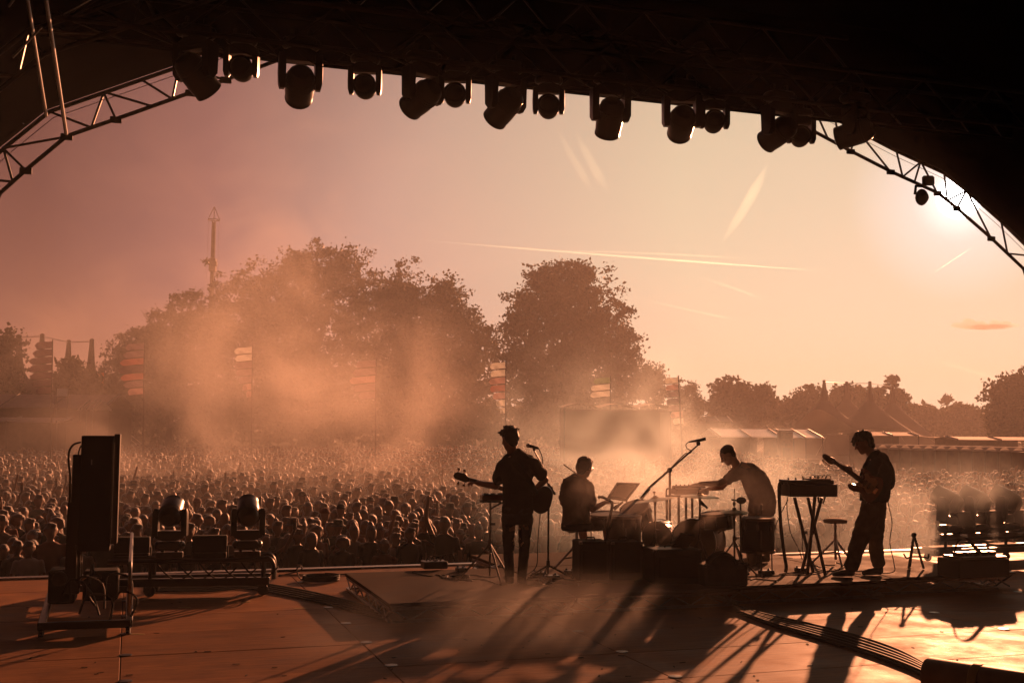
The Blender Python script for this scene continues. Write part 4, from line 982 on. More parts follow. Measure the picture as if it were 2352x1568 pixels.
def guitar(name, label, body, tip, face, L_, body_mat, bass=False, strap=None):
    """body: centre of the guitar body, tip: end of the headstock, face: direction the strings face"""
    body, tip = Vector(body), Vector(tip); X = (tip - body).normalized(); N_ = Vector(face); N_ = (N_ - X * N_.dot(X)).normalized(); Y = N_.cross(X)
    o = body; t = thing(name, label, 'guitar', o); P = lambda x, y, z=0: o + X * x + Y * y + N_ * z
    out_ = [(-.21, 0), (-.20, .10), (-.14, .165), (-.05, .155), (.02, .125), (.09, .135), (.17, .16), (.235, .135), (.22, .095), (.15, .075), (.13, .03), (.13, -.03), (.15, -.075), (.19, -.10), (.185, -.135), (.12, -.15), (.05, -.125), (-.02, -.135), (-.10, -.165), (-.17, -.13), (-.205, -.07)]
    # round the outline
    sm = []
    for i in range(len(out_)):
        a, b, c, d = (Vector(out_[(i + q) % len(out_)]) for q in (-1, 0, 1, 2))
        for tt in (0, .5): sm.append(tuple(.5 * ((2 * b) + (c - a) * tt + (2 * a - 5 * b + 4 * c - d) * tt * tt + (3 * b - a - 3 * c + d) * tt ** 3)))
    part('body', MB().prism(sm, o, X, Y, .044), body_mat, t)
    part('pickguard', MB().prism([(x * .62 + .03, y * .6 - .02) for x, y in sm], P(0, 0, .024), X, Y, .004), 'guitar_white' if not bass else 'black_plastic', t)
    nl = L_ - .20
    part('neck', MB().hull([P(.08, s * .028, z) for s in (-1, 1) for z in (.0, .03)] + [P(nl, s * .021, z) for s in (-1, 1) for z in (.004, .026)]), 'wood_dark', t)
    if bass: hs = [(0, -.022), (0, .022), (.03, .03), (.06, .055), (.16, .052), (.19, .03), (.20, -.005), (.17, -.035), (.10, -.040), (.04, -.045)]
    else: hs = [(0, -.020), (0, .020), (.02, .045), (.05, .05), (.15, .042), (.185, .03), (.19, .0), (.17, -.02), (.09, -.028), (.03, -.035)]
    hd = part('headstock', MB().prism(hs, P(nl, 0, .004), X, Y, .018), 'wood_dark' if not bass else 'black_plastic', t)
    for k in range(4 if bass else 6):
        if bass: sy = 1 if k % 2 else -1; c = P(nl + .05 + .035 * k, sy * .05); e = P(nl + .05 + .035 * k, sy * .085)
        else: c = P(nl + .03 + .024 * k, .045); e = P(nl + .03 + .024 * k, .066)
        part('tuning_peg', MB().tube([c, e], .006, 6).box(e, (.03 if bass else .014, .014, .018), X=X, Y=Y, ch=.003), 'chrome', hd)
    part('bridge', MB().box(P(-.12, 0, .03), (.05, .075, .016), X=X, Y=Y, ch=.003), 'chrome', t)
    for k in range(4 if bass else 6):
        y = (k - (1.5 if bass else 2.5)) * (.016 if bass else .010); part('string', MB().tube([P(-.12, y, .04), P(nl + .06, y * .75, .030)], .0018 if bass else .0013, 4), 'steel', t)
    for x in (.0, .07): part('pickup', MB().box(P(x, 0, .028), (.03, .075, .012), X=X, Y=Y, ch=.003), 'black_plastic', t)
    if strap: part('strap', MB().tube(strap, .028, 8, flat=.14, up=VX), 'black_drape', t)
    return t
guitar('bass_guitar', 'dark bass guitar held across the standing bassist, headstock out to his left', B(1490, 668, .30), B(838, 488, .42), Vector((0, 1, .15)), .98, 'black_plastic', True, strap_pts)

# --- right guitarist, in profile facing left
z9 = Z(1900, 1050, 3.136); D2 = 13.75
def G(x, y, dd=0.0): return at(*z9(x, y), D2 + dd)
def guitarist():
    base2 = G(800, 1245); base2.z = RZ; m = MB(); vs2 = Vector((.28, .96, 0))
    P, M = head_shape(m, G(815, 180), Vector((-.92, .15, -.36)), UP3, 1.06, G(893, 290))
    sn, sf = G(905, 345, -.17), G(880, 335, .18); en, wn = G(835, 500, -.24), G(722, 415, -.20); ef, wf = G(870, 520, .22), G(790, 500, .08)
    m.loft([(G(900, 640), .15, .125), (G(905, 540), .14, .115), (G(912, 430), .155, .125), (G(915, 350), .16, .12), (G(900, 290), .09, .08)], vs2)
    for s_, e_, w_ in ((sn, en, wn), (sf, ef, wf)): m.chain([(s_, .06), (s_.lerp(e_, .5), .052), (e_, .043), (e_.lerp(w_, .35), .040), (w_, .030)])
    hand(m, wn, (wn - en), Vector((.3, -.9, .2)), .7, thumb=1); hand(m, wf, (wf - ef), Vector((0, 0, 1)), .6)
    near = [(G(865, 680, -.08), .09), (G(800, 880, -.10), .062), (G(712, 1150, -.08), .045)]; far = [(G(905, 690, .08), .09), (G(905, 900, .08), .060), (G(920, 1110, .10), .045)]
    m.chain(near); m.chain(far)
    m.v = [p - base2 for p in m.v]
    o = link('person', sculpt(m, 'person', .0085, 5), 'skin', None, Matrix.Translation(base2))
    tag(o, 'guitarist in profile looking down at an electric guitar, dark shirt, right side of stage', 'person', 'the band'); eyes(o, P)
    t = MB()
    t.loft([(G(895, 630), .18, .165), (G(900, 540), .185, .180), (G(908, 440), .19, .182), (G(918, 350), .192, .155), (G(915, 300), .13, .11), (G(895, 262), .075, .075)], vs2)
    for s_, e_ in ((sn, en), (sf, ef)): t.chain([(s_.lerp(e_, -.05), .078), (s_.lerp(e_, .5), .075), (s_.lerp(e_, .95), .066)])
    t.cap(G(960, 300, 0), .075, G(985, 430, 0), .08); t.cap(G(985, 430), .075, G(975, 560), .06); t.cap(G(915, 262, -.05), .05, G(960, 300, -.05), .06)
    spart('shirt', t, 'tee_black', o, voxel=.011, smooth=4, disp=.042, dsize=.10)
    q = MB(); q.loft([(G(885, 760), .165, .15), (G(892, 680), .17, .15), (G(897, 610), .165, .14)], vs2)
    q.chain([(G(865, 720, -.07), .142), (G(808, 870, -.10), .124), (G(755, 1010, -.09), .100), (G(718, 1130, -.08), .088)]); q.chain([(G(905, 730, .08), .125), (G(905, 880, .08), .105), (G(913, 1010, .09), .092), (G(925, 1115, .10), .082)])
    spart('trousers', q, 'khaki', o, voxel=.011, smooth=4, disp=.038, dsize=.09)
    for a, b in ((G(712, 1200, -.09), G(655, 1235, -.09)), (G(935, 1150, .10), G(860, 1180, .08))):
        f = MB(); a = a.copy(); b = b.copy(); a.z = RZ + .055; b.z = RZ + .04; b = a + (b - a).normalized() * .19; f.chain([(a, .05), (a.lerp(b, .6), .048), (b, .036)]); f.cap(a, .05, a + UP3 * .08, .05); f.v = [Vector((p.x, p.y, max(p.z, RZ + .004))) for p in f.v]
        spart('shoe', f, 'shoe', o, voxel=.01, smooth=3)
    h = MB()
    for a, r in (((0, -.02, .065), (.090, .105, .078)), ((0, -.06, .01), (.086, .06, .085)), ((0, .062, .078), (.066, .050, .038)), ((0, -.075, -.05), (.055, .035, .045))): h.ell(P(*a), [q_ * 1.05 for q_ in r], M)
    for x_ in (-.05, -.025, 0, .025, .05): h.cap(P(x_, .085, .070), .022, P(x_ * 1.1, .118, .018 + .012 * math.cos(x_ * 90)), .008, 8)
    rr = random.Random(9)
    for k in range(40):
        an = rr.uniform(0, 2 * PI); tl = rr.uniform(.2, 1.35); d = Vector((math.sin(tl) * math.cos(an), math.sin(tl) * math.sin(an), math.cos(tl)))
        b = Vector((d.x * .085, d.y * .105, d.z * .09 + .045)); e = b * (1.06 + .12 * rr.random()) + Vector((rr.uniform(-.02, .02), rr.uniform(-.01, .03), rr.uniform(-.03, .01))); h.cap(P(*b), .019, P(*e), .006, 6)
    spart('hair', h, 'hair_dark', o, voxel=.007, smooth=1, disp=.012, dsize=.03)
    st = smooth_path([G(800, 420, -.05), G(850, 300, -.20), G(905, 255, -.15), G(985, 300, .02), G(1040, 400, .02), G(1035, 520, .0), G(960, 560, .15)], 5)
    return o, st
gtr, st2 = guitarist()
guitar('electric_guitar', 'electric guitar with the neck angled up towards the left, held by the profiled guitarist', G(842, 508, -.28), G(503, 272, -.62), Vector((-.55, -.70, .3)), .82, 'guitar_red', False, st2)

# --- drummer, seated with back to the camera
z8 = Z(1360, 1060, 3.564); D3 = 14.1
def Dm(x, y, dd=0.0): return at(*z8(x, y), D3 + dd)
def drummer():
    b3 = Dm(290, 1000); b3.z = RZ; m = MB(); sd = Vector((.97, .2, 0))
    P, M = head_shape(m, Dm(362, 385), Vector((.62, .74, -.24)), UP3, 1.04, Dm(310, 475))
    sl, sr = Dm(200, 560, .02), Dm(400, 560, -.02); el_, wl = Dm(170, 700, .18), Dm(215, 560, .34); er, wr = Dm(432, 755, .08), Dm(535, 700, .22)
    m.loft([(Dm(290, 890), .17, .13), (Dm(285, 820), .15, .115), (Dm(285, 700), .155, .115), (Dm(290, 580), .175, .12), (Dm(295, 510), .175, .10), (Dm(310, 460), .085, .075)], sd)
    for s_, e_, w_ in ((sl, el_, wl), (sr, er, wr)): m.chain([(s_, .06), (s_.lerp(e_, .5), .052), (e_, .043), (e_.lerp(w_, .35), .041), (w_, .030)])
    hand(m, wr, wr - er, Vector((0, -.2, 1)), .8, thumb=1); hand(m, wl, wl - el_, Vector((0, -1, 0)), .8)
    for q in ([(Dm(350, 890, .05), .09), (Dm(560, 890, .30), .07), (Dm(570, 1090, .36), .045)], [(Dm(240, 900, .12), .09), (Dm(330, 905, .50), .07), (Dm(375, 1090, .52), .046)]): m.chain(q)
    m.v = [p - b3 for p in m.v]
    o = link('person', sculpt(m, 'person', .0085, 5), 'skin', None, Matrix.Translation(b3)); tag(o, 'drummer seated on a round stool in a short sleeved tee shirt, back to the camera', 'person', 'the band'); eyes(o, P)
    t = MB(); t.loft([(Dm(288, 880), .182, .145), (Dm(285, 800), .175, .138), (Dm(285, 690), .178, .135), (Dm(290, 580), .195, .135), (Dm(297, 510), .195, .115), (Dm(308, 465), .10, .085), (Dm(312, 448), .072, .07)], sd)
    for s_, e_ in ((sl, el_), (sr, er)): t.chain([(s_, .078), (s_.lerp(e_, .3), .075), (s_.lerp(e_, .6), .078)]); t.cap(Dm(308, 492), .075, s_, .075)
    spart('tee_shirt', t, 'tee_grey', o, voxel=.011, smooth=4, disp=.034, dsize=.10)
    q = MB(); q.loft([(Dm(292, 905), .185, .15), (Dm(288, 850), .178, .145)], sd); q.chain([(Dm(350, 888, .05), .10), (Dm(460, 888, .18), .092), (Dm(560, 892, .30), .084)]); q.chain([(Dm(240, 900, .12), .10), (Dm(330, 900, .50), .084)])
    spart('shorts', q, 'khaki', o, voxel=.012, smooth=4, disp=.02, dsize=.09)
    for a in (Dm(570, 1120, .36), Dm(375, 1120, .52)):
        a.z = RZ + .05; f = MB(); b = a + Vector((.06, .2, -.012)); f.chain([(a, .046), (b, .036)]); spart('shoe', f, 'shoe', o, voxel=.01, smooth=3)
    h = MB()
    for a, r in (((0, -.015, .055), (.088, .102, .080)), ((0, -.06, .0), (.085, .055, .085)), ((0, .06, .085), (.062, .05, .035)), ((0, -.06, -.06), (.062, .04, .04)), ((.07, -.01, .02), (.022, .05, .06)), ((-.07, -.01, .02), (.022, .05, .06))): h.ell(P(*a), [q_ * 1.05 for q_ in r], M)
    spart('hair', h, 'hair_brown', o, voxel=.008, smooth=2, disp=.016, dsize=.035)
    gl = MB()
    for sx in (-1, 1): gl.tube([P(sx * .033 + .024 * math.cos(a * PI / 6), .102, .008 + .019 * math.sin(a * PI / 6)) for a in range(13)], .0025, 5); gl.tube([P(sx * .058, .10, .012), P(sx * .082, .0, .010)], .0025, 5)
    part('glasses', gl, 'black_plastic', o)
    sticks = [(Dm(172, 357, .44), Dm(272, 428, .36)), (Dm(460, 715, .18), Dm(625, 702, .42))]
    for k, (a, b) in enumerate(sticks):
        d = (b - a); b2 = b + d * .25
        solo('drumstick', MB().tube([a, a + d * .05, a.lerp(b2, .85), b2], [.004, .0075, .0075, .006], 8), 'box_wood', 'wooden drumstick raised behind the left shoulder of the drummer' if k == 0 else 'wooden drumstick in the right hand of the drummer, over the drum', 'drumstick', loc=a)
    return o
drummer()

# --- keyboard player, bending to the left
D4 = 14.9
def K(x, y, dd=0.0): return at(*z8(x, y), D4 + dd)
def keys_player():
    b4 = K(1870, 1310); b4.z = RZ; m = MB(); dv = Vector((.15, .98, 0))
    P, M = head_shape(m, K(1640, 275), Vector((-.80, .15, -.58)), Vector((-.3, 0, 1)), 1.06, K(1730, 385))
    sn, sf = K(1735, 440, -.16), K(1700, 430, .18); en, wn = K(1560, 528, -.20), K(1390, 530, -.05); ef, wf = K(1580, 560, .20), K(1470, 575, .16)
    m.loft([(K(1935, 760), .165, .13), (K(1950, 680), .165, .13), (K(1925, 580), .155, .125), (K(1865, 480), .17, .13), (K(1790, 410), .175, .12), (K(1735, 375), .09, .08)], dv)
    for s_, e_, w_ in ((sn, en, wn), (sf, ef, wf)): m.chain([(s_, .062), (s_.lerp(e_, .5), .053), (e_, .044), (e_.lerp(w_, .35), .042), (w_, .030)])
    hand(m, wn, wn - en + Vector((0, 0, -.02)), Vector((0, -.2, 1)), .28, 1.05, spread=.14); hand(m, wf, wf - ef, Vector((0, 0, 1)), .4)
    for q in ([(K(1905, 800, -.08), .09), (K(1850, 980, -.09), .062), (K(1850, 1240, -.06), .045)], [(K(1915, 800, .10), .09), (K(1890, 1000, .12), .062), (K(1900, 1240, .14), .045)]): m.chain(q)
    m.v = [p - b4 for p in m.v]
    o = link('person', sculpt(m, 'person', .0085, 5), 'skin', None, Matrix.Translation(b4)); tag(o, 'keyboard player bending left with one arm stretched out to the keyboard', 'person', 'the band'); eyes(o, P)
    t = MB(); t.loft([(K(1930, 800), .18, .170), (K(1950, 690), .185, .180), (K(1925, 590), .185, .182), (K(1872, 490), .19, .170), (K(1800, 415), .19, .135), (K(1745, 380), .10, .085), (K(1728, 365), .075, .07)], dv)
    for s_, e_ in ((sn, en), (sf, ef)): t.chain([(s_.lerp(e_, -.1), .085), (s_.lerp(e_, .2), .078), (s_.lerp(e_, .5), .074)])
    spart('tee_shirt', t, 'tee_grey', o, voxel=.011, smooth=4, disp=.036, dsize=.10)
    q = MB(); q.loft([(K(1915, 880), .16, .145), (K(1925, 800), .172, .15), (K(1935, 750), .17, .145)], dv)
    q.chain([(K(1900, 830, -.08), .105), (K(1850, 980, -.09), .088), (K(1845, 1120, -.07), .075), (K(1850, 1225, -.06), .07)]); q.chain([(K(1915, 830, .10), .105), (K(1890, 1000, .12), .088), (K(1900, 1225, .14), .07)])
    spart('trousers', q, 'khaki', o, voxel=.012, smooth=4, disp=.022, dsize=.09)
    for a in (K(1855, 1290, -.06), K(1985, 1290, .14)):
        a.z = RZ + .05; f = MB(); b = a + Vector((-.19, -.03, -.012)); f.chain([(a, .048), (a.lerp(b, .6), .046), (b, .036)]); f.cap(a, .048, a + UP3 * .09, .046); spart('shoe', f, 'shoe_pale', o, voxel=.01, smooth=3)
    h = MB()
    for a, r in (((0, -.02, .05), (.081, .096, .075)), ((0, -.055, .0), (.078, .05, .07))): h.ell(P(*a), [q_ * 1.05 for q_ in r], M)
    spart('hair', h, 'hair_brown', o, voxel=.008, smooth=2, disp=.006, dsize=.02); return o
keys_player()

# ------------------------------------------------------------------ stands, drums, keyboards
def tripod(t, p, h, spread=.32, legh=.42, r=.010, material='black_metal', a0=.4, pole_r=.012):
    part('pole', MB().tube([p + UP3 * .06, p + UP3 * h], pole_r, 8), material, t)
    part('collar', MB().lathe([(.02, 0), (.022, .01), (.022, .05), (.02, .06)], p + UP3 * legh, n=10), material, t)
    for k in range(3):
        a = a0 + k * 2 * PI / 3; e = p + Vector((math.cos(a) * spread, math.sin(a) * spread, .012)); l = part('leg', MB().tube([p + UP3 * legh, e], r, 6), material, t)
        part('rubber_foot', MB().ell(e, (.016, .016, .014)), 'rubber', l); part('leg_brace', MB().tube([p + UP3 * .16, (p + UP3 * legh).lerp(e, .62)], r * .7, 5), material, t)
def onr(px, py, z=RZ): return onz(px, py, z)
# bassist's table: flat mixer on a tripod
p = B(1143, 1190, .15); p.z = RZ; h_ = B(1143, 705, .15).z - RZ
t = thing('tripod_stand', 'tripod stand carrying a flat effects unit beside the bassist', 'stand', p); tripod(t, p, h_, .36, .42, .012, 'aluminium', .9)
part('tray', MB().box(p + UP3 * (h_ + .01), (.24, .2, .02), ch=.004), 'black_metal', t); part('knob', MB().tube([p + UP3 * h_ * .72, p + UP3 * h_ * .72 + Vector((.06, 0, 0))], .014, 8), 'black_plastic', t)
part('clamp_arm', MB().tube([p + UP3 * (h_ - .08), p + UP3 * (h_ - .03) + Vector((.12, 0, .02)), p + UP3 * (h_ - .02) + Vector((.2, -.02, .02))], .012, 6), 'black_metal', t)
c_ = p + Vector((.07, 0, h_ + .02)); fx = thing('effects_unit', 'flat red brown effects unit lying on the tripod next to the bassist', 'effects unit', c_)
part('case', MB().box(c_ + UP3 * .035, (.36, .26, .06), X=Vector((.98, .15, 0)), ch=.008), 'guitar_red', fx); part('control_panel', MB().box(c_ + UP3 * .069, (.32, .22, .008), X=Vector((.98, .15, 0)), ch=.002), 'black_plastic', fx)
for k in range(8): part('pad', MB().box(c_ + Vector((-.12 + .08 * (k % 4), -.05 + .09 * (k // 4), .077)), (.06, .06, .008), ch=.002), 'rubber', fx)
# vocal mic stand behind the bassist
p = B(1600, 1245, .35); p.z = RZ; top_ = B(1610, 600, .35)
t = thing('mic_stand', 'straight black microphone stand at the right elbow of the bassist', 'mic stand', p); tripod(t, p, top_.z - RZ, .3, .16, .012, a0=.2)
part('boom_clutch', MB().lathe([(.02, -.03), (.026, -.02), (.026, .03), (.02, .04)], top_, (1, 0, .2), 10), 'black_metal', t)
part('boom', MB().tube([B(1600, 560, .35), B(1655, 645, .32)], .014, 8), 'black_metal', t); part('upper_boom', MB().tube([top_, B(1560, 430, .40), B(1490, 300, .45)], .009, 8), 'black_metal', t)
mc = B(1470, 268, .45); mi = thing('microphone', 'vocal microphone at the right of the bassist head', 'microphone', mc)
part('grille', MB().ell(B(1445, 262, .45), (.028, .026, .026)), 'steel', mi); part('handle', MB().tube([B(1455, 264, .45), B(1525, 283, .45)], [.021, .014], 10), 'black_metal', mi); part('clip', MB().box(B(1490, 285, .45), (.03, .04, .05), ch=.006), 'black_plastic', mi)
cable('thin microphone cable hanging from the vocal microphone down behind the bassist', [B(1525, 283, .45), B(1550, 340, .45), B(1556, 420, .45), B(1545, 700, .45), B(1520, 1000, .45), B(1510, 1200, .40), onr(1212, 1318)], .006)

# drum stool
p = Dm(290, 1180); p.z = RZ
def stool(p, seat_z, r, label, material='black_drape', mt='steel', h=.075, name='drum_stool'):
    t = thing(name, label, 'stool', p); tripod(t, p, seat_z - h - RZ, .30, .32, .014, mt, .5, .018)
    part('seat', MB().lathe([(r * .93, -h), (r, -h * .8), (r, -h * .25), (r * .95, -.012), (r * .7, 0), (.01, .003)], Vector((p.x, p.y, seat_z)), n=28), material, t)
    return t
stool(p, Dm(290, 875).z + .01, .195, 'round black drum stool under the seated drummer', h=.11)
ps = G(593, 1080, 1.2); ps.z = RZ * 0 + RZ; stool(ps, G(593, 770, 1.2).z, .155, 'empty round pale stool between the synthesizer stand and guitarist', 'tee_pale', 'steel', .06, 'round_stool')

def drum(name, label, c, axis, r, l, shell='drum_wrap', lugs=8, legs=0, skin='drum_skin', z0=RZ):
    """c: centre of the struck end; axis points from it into the drum"""
    axis = Vector(axis).normalized(); x, y, _ = frame(axis); t = thing(name, label, 'drum', c)
    part('shell', MB().lathe([(r * .97, .012), (r * .985, .02), (r * .985, l - .02), (r * .97, l - .012)], c, axis, 30), shell, t)
    for z in (0, l): part('drum_head', MB().lathe([(.001, z - .004), (r * .96, z - .004), (r * .96, z + .004), (.001, z + .004)], c, axis, 30), skin, t)
    for z in (.0, l): part('hoop', MB().rings([[c + axis * (z + dz) + (x * math.cos(2 * PI * k / 30) + y * math.sin(2 * PI * k / 30)) * rr for k in range(30)] for rr, dz in ((r * .98, -.012), (r * 1.02, -.014), (r * 1.03, .0), (r * 1.02, .018), (r * .98, .016), (r * .98, -.012))], cap=False), 'steel', t)
    for k in range(lugs):
        a = 2 * PI * k / lugs + .2; d = x * math.cos(a) + y * math.sin(a)
        part('lug', MB().box(c + d * (r * 1.005) + axis * min(.09, l * .35), (.025, .022, .06), X=axis.cross(d), Y=d, Zv=axis, ch=.004), 'steel', t); part('tension_rod', MB().tube([c + d * r * 1.02, c + d * r * 1.02 + axis * min(.14, l * .9)], .004, 5), 'steel', t)
    for k in range(legs):
        a = 2 * PI * k / legs + .5; d = Vector((math.cos(a), math.sin(a), 0)); q = c + d * r * 1.03
        part('leg', MB().tube([q + axis * .12, Vector((q.x, q.y, z0 + .05)) + d * .01, Vector((q.x, q.y, z0 + .01)) + d * .05], .008, 6), 'steel', t)
    return t
dn = Vector((0, 0, -1))
drum('snare_drum', 'drum with a pale head right at the knees of the drummer', Dm(552, 800, .35), Vector((.03, .10, -1)), .205, .15, legs=3)
drum('floor_tom', 'large dark floor tom beside the drum stool', Dm(718, 822, -.15), dn, .205, .42, 'drum_wrap', 8, 3)
drum('rack_tom', 'tilted tom with a bright hoop between the drummer and the first cymbal', Dm(805, 742, .25), Vector((.30, .35, -.9)), .19, .24)
drum('bass_drum', 'dark bass drum lying behind the first cymbal stand', Dm(1005, 1000, -.05), Vector((.25, .95, 0)), .185, .40, 'black_plastic')
drum('bass_drum', 'large bass drum with a warm lit side behind the second cymbal stand', Dm(1330, 1050, -.10), Vector((.45, .9, 0)), .285, .42, 'drum_wrap')
drum('snare_drum', 'snare drum on a basket stand right of the second cymbal', Dm(1532, 795, -.05), Vector((.10, .04, -1)), .205, .17)
drum('floor_tom', 'deep black floor tom in front of the legs of the keyboard player', Dm(1903, 840, -.35), dn, .205, .385, 'black_plastic', 8, 3)
# snare basket
p = Dm(1525, 990, -.05); pb = Vector((p.x, p.y, RZ)); t = thing('snare_stand', 'folding basket stand under the snare drum', 'stand', pb); tripod(t, pb, .45, .25, .3, .010, 'steel')
for k in range(3): a = k * 2.09 + .3; part('basket_arm', MB().tube([pb + UP3 * .45, pb + Vector((math.cos(a) * .18, math.sin(a) * .18, .56)), pb + Vector((math.cos(a) * .2, math.sin(a) * .2, .62))], .009, 6), 'black_metal', t)

def cymbal_stand(label, c, nrm, r, top=.08, tilt_px=None, z0=RZ):
    c = Vector(c); p = Vector((c.x, c.y, z0)); t = thing('cymbal_stand', label, 'cymbal stand', p); tripod(t, p, c.z - z0, .30, .42, .011, 'steel', .8)
    part('wing_nut', MB().lathe([(.006, -.05), (.006, .06), (.016, .065), (.016, .085), (.004, .09)], c, nrm, 10), 'steel', t); part('felt', MB().lathe([(.022, .012), (.022, .03)], c, nrm, 12), 'black_drape', t)
    part('cymbal', MB().lathe([(r, -.022), (r * .75, -.010), (r * .3, .0), (r * .2, .004), (r * .14, .016), (.012, .022), (.012, .020), (r * .14, .013), (r * .2, .002), (r * .3, -.002), (r * .75, -.0125), (r, -.0245)], c, nrm, 40), 'brass', t)
    part('tilter', MB().box(p + UP3 * (c.z - z0 - .06), (.03, .03, .06), ch=.006), 'steel', t); part('knob', MB().tube([p + UP3 * (c.z - z0) * .58, p + UP3 * (c.z - z0) * .58 + Vector((.05, 0, 0))], .012, 8), 'steel', t)
    return t
cymbal_stand('first cymbal, steeply tilted thin disc on a stand beside the boom stand', Dm(990, 660, -.2), Vector((-.15, .03, 1)), .272)
cymbal_stand('second cymbal, large and nearly level, in front of the keyboard', Dm(1388, 630, -.25), Vector((.03, -.03, 1)), .235)
c = Dm(1695, 766, -.45); hh = cymbal_stand('hi hat pair on a tripod stand in front of the keyboard player', c, Vector((0, -.05, 1)), .168)
part('lower_cymbal', MB().lathe([(.165, .010), (.12, -.004), (.04, -.012), (.01, -.02), (.01, -.022), (.04, -.014), (.12, -.006), (.165, .008)], c - UP3 * .045, n=36), 'brass', hh)
part('pull_rod', MB().tube([c, Dm(1697, 570, -.45)], .005, 6), 'steel', hh); part('clutch', MB().lathe([(.01, 0), (.016, .01), (.016, .04), (.01, .05)], c + UP3 * .05, n=10), 'steel', hh)
# fuzzy microphone near the hi hat
p = Dm(1752, 1000, -.40); p.z = RZ; t = thing('mic_stand', 'short stand holding a foam covered microphone over the hi hat', 'mic stand', p); tripod(t, p, Dm(1752, 690, -.4).z - RZ, .22, .2, .009)
part('foam_cover', MB().ell(Dm(1758, 678, -.4), (.062, .04, .042)), 'black_drape', t); part('mic_body', MB().tube([Dm(1715, 678, -.4), Dm(1670, 672, -.4)], .011, 8), 'black_metal', t)
# boom stand with overhead microphone
p = Dm(1122, 1100, .5); p.z = RZ; t = thing('boom_stand', 'tall stand with a long boom slanting up to the right over the drums', 'mic stand', p); tripod(t, p, Dm(1122, 405, .5).z - RZ, .34, .3, .013, 'black_metal', .3, .016)
part('boom', MB().tube([Dm(925, 575, .4), Dm(1120, 405, .5), Dm(1372, 185, .6)], [.017, .014, .010], 8), 'black_metal', t); part('clutch', MB().ell(Dm(1120, 408, .5), (.035, .03, .035)), 'black_metal', t)
part('counterweight', MB().tube([Dm(868, 660, .3), Dm(935, 575, .4)], [.020, .022], 8), 'black_metal', t)
c = Dm(1370, 145, .6); t = thing('microphone', 'long overhead microphone at the top of the slanting boom', 'microphone', c)
part('body', MB().tube([Dm(1440, 130, .6), Dm(1390, 142, .6), Dm(1290, 158, .6)], [.022, .020, .010], 10), 'black_metal', t); part('shock_mount', MB().box(Dm(1375, 172, .6), (.05, .04, .05), ch=.01), 'black_plastic', t)
cable('loop of cable hanging from the overhead microphone boom', [Dm(1290, 158, .6), Dm(1265, 180, .6), Dm(1275, 215, .6), Dm(1315, 240, .58), Dm(1290, 262, .56), Dm(1250, 268, .55), Dm(1120, 400, .5)], .006)
# clip gooseneck stand right of drummer
p = Dm(560, 1110, -.5); p.z = RZ; t = thing('mic_stand', 'bent black stand with an empty clip in front of the drummer', 'mic stand', p)
part('round_base', MB().lathe([(.13, 0), (.13, .015), (.03, .03)], p, n=20), 'black_metal', t); part('pole', MB().tube(smooth_path([p, Dm(563, 960, -.5), Dm(585, 840, -.5), Dm(607, 730, -.5), Dm(595, 690, -.5), Dm(560, 668, -.5), Dm(515, 645, -.5)], 5), .017, 8), 'black_metal', t)
part('clip', MB().box(Dm(500, 648, -.5), (.06, .04, .03), ch=.008).tube([Dm(492, 640, -.5), Dm(488, 665, -.5)], .010, 6), 'black_plastic', t)
# drum microphones
for (a, b, dd_, lab) in (((620, 755), (705, 690), .2, 'short drum microphone aimed at the drum head by the drummer'), ((1390, 690), (1455, 745), -.1, 'drum microphone hanging below the second cymbal'), ((1925, 790), (1940, 715), -.3, 'drum microphone standing on the rim of the deep floor tom')):
    q0, q1 = Dm(*a, dd_), Dm(*b, dd_); t = thing('drum_microphone', lab, 'microphone', q1, 'drum microphones'); part('capsule', MB().tube([q0, q0.lerp(q1, .45)], [.026, .022], 10), 'black_metal', t); part('tail', MB().tube([q0.lerp(q1, .45), q1], [.018, .012], 8), 'black_metal', t)
# music stand with a broad tilted desk
p = Dm(735, 1000, .7); p.z = RZ; t = thing('music_stand', 'music stand with a broad tilted desk beyond the drummer', 'music stand', p); tripod(t, p, Dm(735, 660, .7).z - RZ, .26, .3, .010)
pn = [Dm(565, 655, .62), Dm(740, 680, .62), Dm(855, 530, .80), Dm(650, 525, .80)]; m = MB().add(pn + [q + Vector((.0, .02, .01)) for q in pn], [(0, 1, 2, 3), (7, 6, 5, 4), (0, 4, 5, 1), (1, 5, 6, 2), (2, 6, 7, 3), (3, 7, 4, 0)]); part('desk', m, 'black_metal', t, False)
part('ledge', MB().box(Dm(652, 672, .58), (.26, .05, .012), X=(pn[1] - pn[0]).normalized(), ch=.003), 'black_metal', t); part('sheet', MB().add([q + Vector((0, -.012, .004)) for q in (pn[0].lerp(pn[2], .12), pn[1].lerp(pn[3], .12), pn[2].lerp(pn[0], .12), pn[3].lerp(pn[1], .12))], [(0, 1, 2, 3)]), 'white_fabric', t, False)
